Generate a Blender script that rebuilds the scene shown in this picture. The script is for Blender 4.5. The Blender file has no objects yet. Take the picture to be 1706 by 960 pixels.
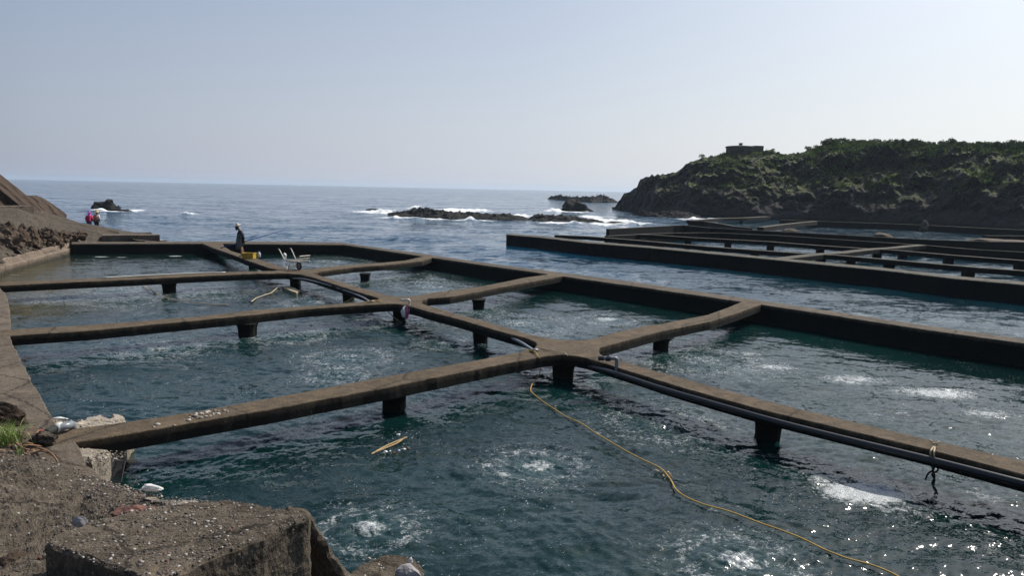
import bpy, bmesh, math, random
import numpy as np
from mathutils import Vector, Matrix, noise
from mathutils.geometry import tessellate_polygon

random.seed(7); np.random.seed(7)
R = math.radians
scene = bpy.context.scene
C = scene.collection

# ------------------------------------------------------------------ camera
CAMZ = 4.33                      # eye height over the water (water surface z = 0)
FPX = 1232.0                     # focal length in pixels of the 1706 wide picture
PITCH, ROLL = math.atan(165.0 / FPX), R(1.2)
F = Vector((0, math.cos(PITCH), -math.sin(PITCH)))
UQ = Vector((0, math.sin(PITCH), math.cos(PITCH)))
X = Vector((1, 0, 0))
RGT = math.cos(ROLL) * X + math.sin(ROLL) * UQ
UP = math.cos(ROLL) * UQ - math.sin(ROLL) * X
CAM = Vector((0, 0, CAMZ))
cd = bpy.data.cameras.new('camera'); cam = bpy.data.objects.new('camera', cd); C.objects.link(cam)
cd.sensor_width = 36; cd.lens = FPX / 1706 * 36; cd.clip_start = 0.1; cd.clip_end = 60000
m = Matrix((RGT, UP, -F)).transposed().to_4x4(); m.translation = CAM
cam.matrix_world = m
scene.camera = cam

# ------------------------------------------------------------------ light
SUN_EL, SUN_AZ = R(46), R(49)    # azimuth: to the right of the view direction (+Y)
w = bpy.data.worlds.new('World'); scene.world = w; w.use_nodes = True
nt = w.node_tree; nt.nodes.clear()
sky = nt.nodes.new('ShaderNodeTexSky'); sky.sky_type = 'NISHITA'; sky.sun_disc = False
sky.sun_elevation = SUN_EL; sky.sun_rotation = SUN_AZ
sky.air_density = 1.0; sky.dust_density = 1.0; sky.ozone_density = 1.5; sky.altitude = 0
bg = nt.nodes.new('ShaderNodeBackground'); bg.inputs[1].default_value = 0.085
wo = nt.nodes.new('ShaderNodeOutputWorld')
def wn(t, **k):
    x = nt.nodes.new(t)
    for a_, b_ in k.items(): setattr(x, a_, b_)
    return x
def wm(op, a, b=None, clamp=False):
    x = wn('ShaderNodeMath', operation=op); x.use_clamp = clamp
    for i, v in enumerate((a, b)):
        if v is None: continue
        if isinstance(v, (int, float)): x.inputs[i].default_value = v
        else: nt.links.new(v, x.inputs[i])
    return x.outputs[0]
# hazy air: the blue of the sky model melts into a pale lilac grey towards the horizon, brighter on the sun's side
tc = wn('ShaderNodeTexCoord'); sx = wn('ShaderNodeSeparateXYZ'); nt.links.new(tc.outputs['Generated'], sx.inputs[0])
hz = wm('MULTIPLY', wm('POWER', 2.718, wm('MULTIPLY', wm('MAXIMUM', sx.outputs[2], 0.0), -2.3)), 0.95)
dt = wn('ShaderNodeVectorMath', operation='DOT_PRODUCT'); nt.links.new(tc.outputs['Generated'], dt.inputs[0])
dt.inputs[1].default_value = (math.sin(SUN_AZ), math.cos(SUN_AZ), 0)
gl = wm('MULTIPLY', wm('ADD', dt.outputs['Value'], 1.0), 0.5)
hr = wn('ShaderNodeValToRGB'); nt.links.new(gl, hr.inputs[0]); el = hr.color_ramp.elements
el[0].position = 0.0; el[0].color = (1.6, 1.9, 2.5, 1); el[1].position = 1.0; el[1].color = (8.0, 8.1, 8.2, 1)
for ps, cl in ((0.42, (1.9, 2.2, 2.9, 1)), (0.58, (3.9, 4.25, 5.25, 1)), (0.83, (5.9, 6.2, 7.0, 1))):
    e_ = el.new(ps); e_.color = cl
mx = wn('ShaderNodeMix', data_type='RGBA'); nt.links.new(hz, mx.inputs[0]); nt.links.new(sky.outputs[0], mx.inputs[6]); nt.links.new(hr.outputs[0], mx.inputs[7])
# aureole of the hazy sun
d2 = wn('ShaderNodeVectorMath', operation='DOT_PRODUCT'); nt.links.new(tc.outputs['Generated'], d2.inputs[0])
d2.inputs[1].default_value = (math.sin(SUN_AZ) * math.cos(SUN_EL), math.cos(SUN_AZ) * math.cos(SUN_EL), math.sin(SUN_EL))
au = wm('MULTIPLY', wm('POWER', wm('MAXIMUM', d2.outputs['Value'], 0.0), 9.0), 10.0)
cb_ = wn('ShaderNodeCombineColor'); [nt.links.new(wm('MULTIPLY', au, q_), cb_.inputs[i_]) for i_, q_ in enumerate((1.0, 0.97, 0.9))]
ad = wn('ShaderNodeMix', data_type='RGBA', blend_type='ADD'); ad.inputs[0].default_value = 1.0
nt.links.new(mx.outputs[2], ad.inputs[6]); nt.links.new(cb_.outputs[0], ad.inputs[7])
nt.links.new(ad.outputs[2], bg.inputs[0]); nt.links.new(bg.outputs[0], wo.inputs[0])
sd = bpy.data.lights.new('sun', 'SUN'); sd.energy = 3.6; sd.angle = R(0.53); sd.color = (1, 0.95, 0.87)
sun = bpy.data.objects.new('sun', sd); C.objects.link(sun)
sdir = Vector((math.sin(SUN_AZ) * math.cos(SUN_EL), math.cos(SUN_AZ) * math.cos(SUN_EL), math.sin(SUN_EL)))
sun.rotation_euler = sdir.to_track_quat('Z', 'Y').to_euler()
vs = scene.view_settings
vs.view_transform = 'Standard'; vs.look = 'None'; vs.gamma = 1; vs.exposure = 0.32; vs.use_curve_mapping = False
scene.cycles.use_denoising = True
scene.cycles.max_bounces = 6; scene.cycles.caustics_reflective = False; scene.cycles.caustics_refractive = False
scene.cycles.volume_bounces = 1

# ------------------------------------------------------------------ helpers
def ray(px, py):
    return (F + RGT * ((px - 853) / FPX) + UP * ((480 - py) / FPX))
def at(px, py, z=0.0):
    """world point seen at photo pixel (px,py) on the level plane z"""
    d = ray(px, py); t = (z - CAMZ) / d.z
    return CAM + d * t
def atd(px, py, depth):
    """world point seen at a pixel, 'depth' metres ahead"""
    d = ray(px, py); return CAM + d * (depth / d.y)
def hor(px): return 297 + 0.021 * px
def wp(X_, Y_):
    return 0
def tag(o, label=None, cat=None, group=None, kind=None):
    if label: o['label'] = label
    if cat: o['category'] = cat
    if group: o['group'] = group
    if kind: o['kind'] = kind
    return o
def empty(name, loc, rz=0):
    o = bpy.data.objects.new(name, None); C.objects.link(o); o.location = loc; o.rotation_euler = (0, 0, rz)
    o.empty_display_size = 0.2
    return o
def mk(name, verts, faces, mat, parent=None, origin=None, smooth=False, midx=None):
    """one mesh object; verts in world coordinates, stored relative to the thing's origin"""
    if parent is not None:
        org = Vector((0, 0, 0)) if parent.get('_local') else parent.location.copy()
    else:
        org = Vector(origin) if origin is not None else Vector((0, 0, 0))
    me = bpy.data.meshes.new(name)
    me.from_pydata([(v[0] - org.x, v[1] - org.y, v[2] - org.z) for v in verts], [], faces)
    mats = mat if isinstance(mat, (list, tuple)) else [mat]
    for q in mats: me.materials.append(q)
    if midx is not None: me.polygons.foreach_set('material_index', midx)
    if smooth: me.polygons.foreach_set('use_smooth', [True] * len(me.polygons))
    me.validate(); me.update()
    o = bpy.data.objects.new(name, me); C.objects.link(o)
    if parent is not None: o.parent = parent
    else: o.location = org
    return o
class MB:
    def __init__(s): s.v = []; s.f = []; s.mi = []
    def add(s, vs, fs, mi=0):
        n = len(s.v); s.v += [tuple(v) for v in vs]; s.f += [tuple(i + n for i in f) for f in fs]; s.mi += [mi] * len(fs)
        return s
    def box(s, c, sx, sy, sz, rot=0, taper=1.0, mi=0, M=None):
        vs = []
        for k, zz in enumerate((-sz / 2, sz / 2)):
            t = taper if k == 0 else 1.0
            for a, b in ((-1, -1), (1, -1), (1, 1), (-1, 1)):
                vs.append(Vector((a * sx / 2 * t, b * sy / 2 * t, zz)))
        if M is None: M = Matrix.Rotation(rot, 3, 'Z')
        vs = [Vector(c) + M @ v for v in vs]
        return s.add(vs, [(0, 3, 2, 1), (4, 5, 6, 7), (0, 1, 5, 4), (1, 2, 6, 5), (2, 3, 7, 6), (3, 0, 4, 7)], mi)
    def tube(s, pts, r, n=8, mi=0, cap=True):
        pts = [Vector(p) for p in pts]
        rs = r if isinstance(r, (list, tuple)) else [r] * len(pts)
        ring = []; prev = None
        vs = []; fs = []
        for i, p in enumerate(pts):
            d = (pts[min(i + 1, len(pts) - 1)] - pts[max(i - 1, 0)])
            if d.length < 1e-9: d = Vector((0, 0, 1))
            d.normalize()
            if prev is None:
                a = Vector((0, 0, 1)) if abs(d.z) < 0.9 else Vector((1, 0, 0))
                u = d.cross(a).normalized()
            else:
                u = (prev - d * prev.dot(d)).normalized()
            prev = u; v = d.cross(u)
            for k in range(n):
                t = 2 * math.pi * k / n
                vs.append(p + (u * math.cos(t) + v * math.sin(t)) * rs[i])
        for i in range(len(pts) - 1):
            for k in range(n):
                a = i * n + k; b = i * n + (k + 1) % n
                fs.append((a, b, b + n, a + n))
        if cap:
            fs.append(tuple(reversed(range(n)))); fs.append(tuple(range((len(pts) - 1) * n, len(pts) * n)))
        return s.add(vs, fs, mi)
    def lathe(s, c, prof, n=20, mi=0, M=None):
        """prof: list of (r,z)"""
        vs = []; fs = []
        M = M or Matrix.Identity(3)
        for r, z in prof:
            for k in range(n):
                t = 2 * math.pi * k / n
                vs.append(Vector(c) + M @ Vector((r * math.cos(t), r * math.sin(t), z)))
        for i in range(len(prof) - 1):
            for k in range(n):
                a = i * n + k; b = i * n + (k + 1) % n
                fs.append((a, b, b + n, a + n))
        fs.append(tuple(reversed(range(n)))); fs.append(tuple(range((len(prof) - 1) * n, len(prof) * n)))
        return s.add(vs, fs, mi)
    def build(s, name, mat, parent=None, origin=None, smooth=False):
        return mk(name, s.v, s.f, mat, parent, origin, smooth, s.mi)
def smooth_path(pts, n=6):
    """Catmull-Rom through the points"""
    P = [Vector(p) for p in pts]; P = [2 * P[0] - P[1]] + P + [2 * P[-1] - P[-2]]
    out = []
    for i in range(1, len(P) - 2):
        for k in range(n):
            t = k / n
            a, b, c, d = P[i - 1], P[i], P[i + 1], P[i + 2]
            out.append(0.5 * ((2 * b) + (c - a) * t + (2 * a - 5 * b + 4 * c - d) * t * t + (3 * b - a - 3 * c + d) * t ** 3))
    out.append(P[-2]); return out

# ------------------------------------------------------------------ materials
def nodes(name):
    mt = bpy.data.materials.new(name); mt.use_nodes = True
    n = mt.node_tree; n.nodes.clear()
    out = n.nodes.new('ShaderNodeOutputMaterial'); b = n.nodes.new('ShaderNodeBsdfPrincipled')
    n.links.new(b.outputs[0], out.inputs[0])
    return mt, n, b
def N(n, t, **kw):
    x = n.nodes.new(t)
    for k, v in kw.items(): setattr(x, k, v)
    return x
def link(n, a, b): n.links.new(a, b)
def noise_tex(n, vec, scale, detail=6, rough=0.6, dist=0.0):
    t = N(n, 'ShaderNodeTexNoise'); t.inputs['Scale'].default_value = scale; t.inputs['Detail'].default_value = detail
    t.inputs['Roughness'].default_value = rough; t.inputs['Distortion'].default_value = dist
    link(n, vec, t.inputs['Vector']); return t
def ramp(n, src, stops):
    r = N(n, 'ShaderNodeValToRGB'); link(n, src, r.inputs[0])
    e = r.color_ramp.elements
    while len(e) < len(stops): e.new(0.5)
    for i, (p, c) in enumerate(stops):
        e[i].position = p; e[i].color = (c[0], c[1], c[2], 1) if isinstance(c, (tuple, list)) else (c, c, c, 1)
    return r
def mixc(n, fac, a, b, mode='MIX'):
    x = N(n, 'ShaderNodeMix', data_type='RGBA', blend_type=mode)
    if isinstance(fac, (int, float)): x.inputs[0].default_value = fac
    else: link(n, fac, x.inputs[0])
    for s, v in ((6, a), (7, b)):
        if isinstance(v, (tuple, list)): x.inputs[s].default_value = (v[0], v[1], v[2], 1)
        else: link(n, v, x.inputs[s])
    return x.outputs[2]
def math_(n, op, a, b=None, c=None, clamp=False):
    x = N(n, 'ShaderNodeMath', operation=op); x.use_clamp = clamp
    for i, v in enumerate((a, b, c)):
        if v is None: continue
        if isinstance(v, (int, float)): x.inputs[i].default_value = v
        else: link(n, v, x.inputs[i])
    return x.outputs[0]
def bump(n, b, h, strength, dist, prev=None):
    x = N(n, 'ShaderNodeBump'); x.inputs['Strength'].default_value = strength; x.inputs['Distance'].default_value = dist
    link(n, h, x.inputs['Height'])
    if prev is not None: link(n, prev, x.inputs['Normal'])
    link(n, x.outputs[0], b.inputs['Normal']); return x.outputs[0]

def concrete(name, c1, c2, weed_shade=0.5, grain=45, stones=False, bstr=0.6, spots=(0.5, 0.46, 0.4), dark_lo=0.50, dark_hi=0.63):
    mt, n, b = nodes(name)
    g = N(n, 'ShaderNodeNewGeometry'); P = g.outputs['Position']
    big = noise_tex(n, P, 0.9, 5, 0.6); mid = noise_tex(n, P, 7, 8, 0.65); fine = noise_tex(n, P, grain, 4, 0.7)
    col = mixc(n, ramp(n, mid.outputs[0], [(0.3, 0), (0.7, 1)]).outputs[0], c1, c2)
    col = mixc(n, ramp(n, big.outputs[0], [(0.35, 0.0), (0.65, 0.55)]).outputs[0], col, (c1[0] * .6, c1[1] * .6, c1[2] * .55))
    sp = ramp(n, fine.outputs[0], [(0.35, 0.0), (0.6, 0.45), (0.72, 1.0)])
    col = mixc(n, math_(n, 'MULTIPLY', sp.outputs[0], 0.42), col, spots)
    pat_ = noise_tex(n, P, 2.4, 9, 0.75, 0.8)
    col = mixc(n, ramp(n, pat_.outputs[0], [(0.50, 0.0), (0.56, 0.5), (0.62, 0.15), (0.75, 0.6)]).outputs[0], col, (c1[0] * .45, c1[1] * .45, c1[2] * .45))
    col = mixc(n, ramp(n, pat_.outputs[0], [(0.33, 0.5), (0.42, 0.0)]).outputs[0], col, (min(1, c2[0] * 1.7), min(1, c2[1] * 1.65), min(1, c2[2] * 1.55)))
    dk = ramp(n, fine.outputs[0], [(0.30, 1.0), (0.42, 0.0)])
    col = mixc(n, math_(n, 'MULTIPLY', dk.outputs[0], 0.6), col, (0.03, 0.028, 0.022))
    vc = N(n, 'ShaderNodeTexVoronoi'); vc.feature = 'DISTANCE_TO_EDGE'; vc.inputs['Scale'].default_value = 0.42
    wv_ = N(n, 'ShaderNodeVectorMath', operation='ADD'); link(n, P, wv_.inputs[0]); wsc = N(n, 'ShaderNodeVectorMath', operation='SCALE'); link(n, mid.outputs['Color'], wsc.inputs[0]); wsc.inputs['Scale'].default_value = 0.25; link(n, wsc.outputs[0], wv_.inputs[1]); link(n, wv_.outputs[0], vc.inputs['Vector'])
    ck = ramp(n, vc.outputs['Distance'], [(0.004, 0.75), (0.014, 0.0)])
    col = mixc(n, ck.outputs[0], col, (0.02, 0.016, 0.012))
    if stones:
        v = N(n, 'ShaderNodeTexVoronoi'); v.inputs['Scale'].default_value = 38; link(n, P, v.inputs['Vector'])
        wn = noise_tex(n, P, 3, 3); 
        sel = N(n, 'ShaderNodeSeparateColor'); link(n, v.outputs['Color'], sel.inputs[0])
        st = math_(n, 'MULTIPLY', math_(n, 'LESS_THAN', v.outputs['Distance'], 0.36), math_(n, 'GREATER_THAN', sel.outputs[0], 0.62))
        scol = ramp(n, sel.outputs[1], [(0.0, (0.07, 0.055, 0.045)), (0.5, (0.17, 0.14, 0.115)), (0.8, (0.12, 0.09, 0.075)), (1.0, (0.4, 0.36, 0.3))])
        col = mixc(n, math_(n, 'MULTIPLY', st, 0.85), col, scol.outputs[0])
    # wet weed from the water line up, with the side faces' shade painted in
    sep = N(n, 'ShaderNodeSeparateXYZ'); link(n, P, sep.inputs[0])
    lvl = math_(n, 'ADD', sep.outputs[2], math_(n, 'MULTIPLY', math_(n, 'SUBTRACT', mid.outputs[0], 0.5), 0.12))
    al = N(n, 'ShaderNodeMapRange'); link(n, lvl, al.inputs[0]); al.inputs[1].default_value = dark_lo; al.inputs[2].default_value = dark_hi
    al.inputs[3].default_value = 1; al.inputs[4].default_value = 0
    col = mixc(n, math_(n, 'MULTIPLY', al.outputs[0], weed_shade), col, (0.0055, 0.006, 0.005))
    link(n, col, b.inputs['Base Color'])
    b.inputs['Roughness'].default_value = 0.92; b.inputs['Specular IOR Level'].default_value = 0.25
    hh = math_(n, 'ADD', math_(n, 'MULTIPLY', mid.outputs[0], 1.0), math_(n, 'MULTIPLY', fine.outputs[0], 0.6))
    if stones: hh = math_(n, 'ADD', hh, math_(n, 'MULTIPLY', st, 0.25))
    bump(n, b, hh, bstr, 0.05)
    return mt
def plain(name, c, rough=0.6, metal=0.0, var=0.15, scale=12, bstr=0.15, spec=0.5):
    mt, n, b = nodes(name)
    tc = N(n, 'ShaderNodeTexCoord'); t = noise_tex(n, tc.outputs['Object'], scale, 5)
    col = mixc(n, t.outputs[0], tuple(x * (1 - var * 1.5) for x in c), tuple(min(1, x * (1 + var)) for x in c))
    link(n, col, b.inputs['Base Color']); b.inputs['Roughness'].default_value = rough; b.inputs['Metallic'].default_value = metal
    b.inputs['Specular IOR Level'].default_value = spec
    if bstr: bump(n, b, t.outputs[0], bstr, 0.02)
    return mt
def leafy(name, c, t=0.3):
    mt, n, b = nodes(name); oi = N(n, 'ShaderNodeNewGeometry'); q = noise_tex(n, oi.outputs['Position'], 3.0, 3)
    col = mixc(n, q.outputs[0], tuple(x * .6 for x in c), tuple(x * 1.5 for x in c)); link(n, col, b.inputs['Base Color']); b.inputs['Roughness'].default_value = .5
    tr = N(n, 'ShaderNodeBsdfTranslucent'); link(n, col, tr.inputs[0]); ms = N(n, 'ShaderNodeMixShader'); ms.inputs[0].default_value = t
    out = [x for x in n.nodes if x.type == 'OUTPUT_MATERIAL'][0]; link(n, b.outputs[0], ms.inputs[1]); link(n, tr.outputs[0], ms.inputs[2]); link(n, ms.outputs[0], out.inputs[0]); return mt
def rockmat(name, c1, c2, c3, green=0.0, scale=1.0, wet=True, strata=0.0):
    mt, n, b = nodes(name)
    g = N(n, 'ShaderNodeNewGeometry'); P = g.outputs['Position']
    big = noise_tex(n, P, 0.25 * scale, 6, 0.65); mid = noise_tex(n, P, 1.6 * scale, 9, 0.7); fine = noise_tex(n, P, 9 * scale, 5, 0.7)
    col = mixc(n, ramp(n, mid.outputs[0], [(0.35, 0), (0.65, 1)]).outputs[0], c1, c2)
    col = mixc(n, ramp(n, big.outputs[0], [(0.45, 0), (0.62, 1)]).outputs[0], col, c3)
    col = mixc(n, math_(n, 'MULTIPLY', ramp(n, fine.outputs[0], [(0.3, 1), (0.45, 0)]).outputs[0], 0.6), col, (c1[0] * .3, c1[1] * .3, c1[2] * .3))
    sep = N(n, 'ShaderNodeSeparateXYZ'); link(n, P, sep.inputs[0])
    if green:
        sn = N(n, 'ShaderNodeSeparateXYZ'); link(n, g.outputs['Normal'], sn.inputs[0])
        up = math_(n, 'ADD', sn.outputs[2], math_(n, 'MULTIPLY', math_(n, 'SUBTRACT', big.outputs[0], 0.5), 1.6))
        hi = N(n, 'ShaderNodeMapRange'); link(n, sep.outputs[2], hi.inputs[0]); hi.inputs[1].default_value = 2; hi.inputs[2].default_value = 6
        gm = math_(n, 'MULTIPLY', ramp(n, up, [(0.62, 0), (0.8, 1)]).outputs[0], hi.outputs[0])
        gc = mixc(n, mid.outputs[0], (0.035, 0.05, 0.01), (0.1, 0.12, 0.018))
        col = mixc(n, math_(n, 'MULTIPLY', gm, green), col, gc)
    if wet:
        lvl = math_(n, 'ADD', sep.outputs[2], math_(n, 'MULTIPLY', mid.outputs[0], -0.6))
        al = N(n, 'ShaderNodeMapRange'); link(n, lvl, al.inputs[0]); al.inputs[1].default_value = -0.2; al.inputs[2].default_value = 0.35
        al.inputs[3].default_value = 1; al.inputs[4].default_value = 0
        col = mixc(n, al.outputs[0], col, (0.012, 0.012, 0.01))
    link(n, col, b.inputs['Base Color']); b.inputs['Roughness'].default_value = 0.9; b.inputs['Specular IOR Level'].default_value = 0.3
    h = math_(n, 'ADD', mid.outputs[0], math_(n, 'MULTIPLY', fine.outputs[0], 0.3))
    if strata:
        wv = N(n, 'ShaderNodeTexWave'); wv.bands_direction = 'DIAGONAL'; wv.inputs['Scale'].default_value = strata; wv.inputs['Distortion'].default_value = 6
        wv.inputs['Detail'].default_value = 4; link(n, P, wv.inputs['Vector']); h = math_(n, 'ADD', h, math_(n, 'MULTIPLY', wv.outputs['Fac'], 0.6))
    bump(n, b, h, 0.9, 0.35 / scale)
    return mt

M = {}
M['walk'] = concrete('walkway_concrete', (0.075, 0.052, 0.031), (0.135, 0.096, 0.06), weed_shade=0.97, grain=32, spots=(.30, .25, .18))
M['wall'] = concrete('seawall_concrete', (0.075, 0.056, 0.038), (0.13, 0.1, 0.07), weed_shade=0.97, grain=25, spots=(.33, .3, .25))
M['farwall'] = concrete('far_wall_concrete', (0.09, 0.082, 0.062), (0.15, 0.135, 0.1), weed_shade=0.98, grain=18, dark_lo=.73, dark_hi=.82, spots=(.33, .3, .25))
M['bank'] = concrete('bank_concrete', (0.085, 0.063, 0.045), (0.16, 0.122, 0.09), weed_shade=0.6, grain=30, dark_lo=.1, dark_hi=.5, spots=(.36, .32, .26))
M['curb'] = concrete('curb_concrete', (0.16, 0.12, 0.09), (0.27, 0.205, 0.155), weed_shade=0.75, grain=20, dark_lo=.08, dark_hi=.3, spots=(.36, .32, .26))
M['slope'] = concrete('apron_concrete', (0.04, 0.031, 0.022), (0.1, 0.077, 0.055), weed_shade=0.7, grain=14, bstr=1.0, dark_lo=-.2, dark_hi=.4, spots=(.28, .24, .19))
M['rough'] = concrete('pebbly_concrete', (0.075, 0.057, 0.038), (0.19, 0.148, 0.105), weed_shade=0.0, grain=55, stones=True, bstr=1.0, spots=(.36, .32, .26))
M['gravel'] = concrete('pale_gravel', (0.3, 0.255, 0.2), (0.46, 0.4, 0.32), weed_shade=0.0, grain=40, bstr=1.0, spots=(0.65, 0.6, 0.52))
M['brownrock'] = rockmat('brown_rock', (0.038, 0.026, 0.018), (0.105, 0.07, 0.046), (0.065, 0.044, 0.03), scale=2.0, strata=0.8)
M['bankrock'] = rockmat('bank_rock', (0.05, 0.036, 0.027), (0.16, 0.115, 0.08), (0.09, 0.062, 0.042), scale=3.0, wet=False)
M['reef'] = rockmat('reef_rock', (0.012, 0.0115, 0.011), (0.034, 0.03, 0.027), (0.02, 0.018, 0.016), scale=2.5)
M['cliff'] = rockmat('cliff_rock', (0.018, 0.017, 0.018), (0.06, 0.053, 0.048), (0.034, 0.026, 0.022), green=1.0, scale=0.8)
M['pvc_dark'] = plain('dark_pvc', (0.02, 0.021, 0.025), 0.3, 0, 0.2, 3, 0.05)
M['pvc_grey'] = plain('grey_pvc', (0.2, 0.22, 0.24), 0.35, 0, 0.2, 8, 0.05)
M['pvc_white'] = plain('white_pvc', (0.62, 0.62, 0.58), 0.4, 0, 0.15, 8, 0.05)
M['net'] = plain('black_netting', (0.02, 0.022, 0.02), 0.8)
M['hose'] = plain('yellow_hose', (0.55, 0.33, 0.05), 0.5, 0, 0.3, 5)
M['rope'] = plain('beige_rope', (0.5, 0.4, 0.26), 0.9)
M['blackrope'] = plain('black_rope', (0.02, 0.02, 0.02), 0.8)
M['white'] = plain('white_foam_plastic', (0.78, 0.77, 0.73), 0.6)
M['pink'] = plain('pink_cloth', (0.5, 0.09, 0.2), 0.8)
M['red'] = plain('red_plastic', (0.45, 0.05, 0.05), 0.5)
M['yellow'] = plain('yellow_crate_plastic', (0.5, 0.32, 0.03), 0.45)
M['metal'] = plain('galvanised_tube', (0.4, 0.37, 0.32), 0.4, 0.4, 0.2, 20)
M['darkmetal'] = plain('dark_wire', (0.12, 0.1, 0.09), 0.5, 0.5)
M['rubber'] = plain('black_rubber', (0.02, 0.02, 0.022), 0.8)
M['skin'] = plain('skin', (0.36, 0.2, 0.13), 0.6, 0, 0.1)
M['navy'] = plain('dark_shirt', (0.028, 0.03, 0.045), 0.9)
M['apron'] = plain('grey_apron', (0.1, 0.1, 0.105), 0.8)
M['straw'] = plain('straw_hat', (0.58, 0.44, 0.24), 0.85, 0, 0.2, 30)
M['palehat'] = plain('pale_hat', (0.66, 0.55, 0.42), 0.85)
M['magenta'] = plain('magenta_hood', (0.6, 0.03, 0.5), 0.8)
M['crimson'] = plain('red_jacket', (0.4, 0.02, 0.08), 0.8)
M['tan'] = plain('tan_vest', (0.35, 0.2, 0.1), 0.85)
M['lilac'] = plain('pale_shirt', (0.6, 0.58, 0.62), 0.85)
M['denim'] = plain('blue_trousers', (0.06, 0.08, 0.2), 0.85)
M['black'] = plain('black_trousers', (0.015, 0.015, 0.018), 0.85)
M['bluepole'] = plain('blue_pole_paint', (0.015, 0.05, 0.32), 0.35)
M['stick'] = plain('dry_cane', (0.45, 0.3, 0.14), 0.8)
M['brown_leaf'] = plain('dead_leaf', (0.22, 0.12, 0.06), 0.8)
M['grassleaf'] = leafy('grass_blade', (0.12, 0.19, 0.03))
M['leafA'] = leafy('shrub_leaf', (0.045, 0.078, 0.016))
M['leafB'] = leafy('shrub_leaf_pale', (0.1, 0.15, 0.035))
M['leafC'] = leafy('shrub_leaf_dark', (0.022, 0.038, 0.01))
M['bark'] = plain('bark', (0.12, 0.09, 0.06), 0.9)
M['pebA'] = plain('pebble_grey', (0.16, 0.135, 0.115), 0.8)
M['pebB'] = plain('pebble_dark', (0.07, 0.055, 0.043), 0.8)
M['pebC'] = plain('pebble_white', (0.42, 0.38, 0.33), 0.75)
M['pebD'] = plain('pebble_red', (0.13, 0.06, 0.04), 0.8)
M['redrock'] = plain('red_stone', (0.17, 0.075, 0.055), 0.85, 0, 0.4, 6, 0.5)
M['greystone'] = plain('smooth_grey_stone', (0.3, 0.28, 0.27), 0.75, 0, 0.2, 5, 0.3)
M['bunker'] = plain('old_bunker_concrete', (0.085, 0.08, 0.065), 0.9, 0, 0.3, 1.5, 0.5)

# ------------------------------------------------------------------ the water: one sheet out to the horizon
def inpoly(xs, ys, poly):
    ins = np.zeros(xs.shape, bool); n = len(poly)
    for i in range(n):
        x1, y1 = poly[i]; x2, y2 = poly[(i + 1) % n]
        if y1 == y2: continue
        c = ((y1 > ys) != (y2 > ys)) & (xs < (x2 - x1) * (ys - y1) / (y2 - y1) + x1)
        ins ^= c
    return ins
def W2(px, py, z=0): p = at(px, py, z); return (p.x, p.y)
pond_poly = [W2(*p) for p in ((573, 405), (122, 405), (0, 455), (-300, 560), (-300, 1300), (853, 1400), (2300, 1300), (2300, 650), (1706, 590), (1250, 520), (900, 465))]
pond2_poly = [W2(*p) for p in ((850, 398), (1100, 415), (1706, 480), (2100, 520), (2100, 400), (1706, 384), (1460, 372), (1300, 366), (1180, 366), (1130, 378), (1000, 392))]
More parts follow.
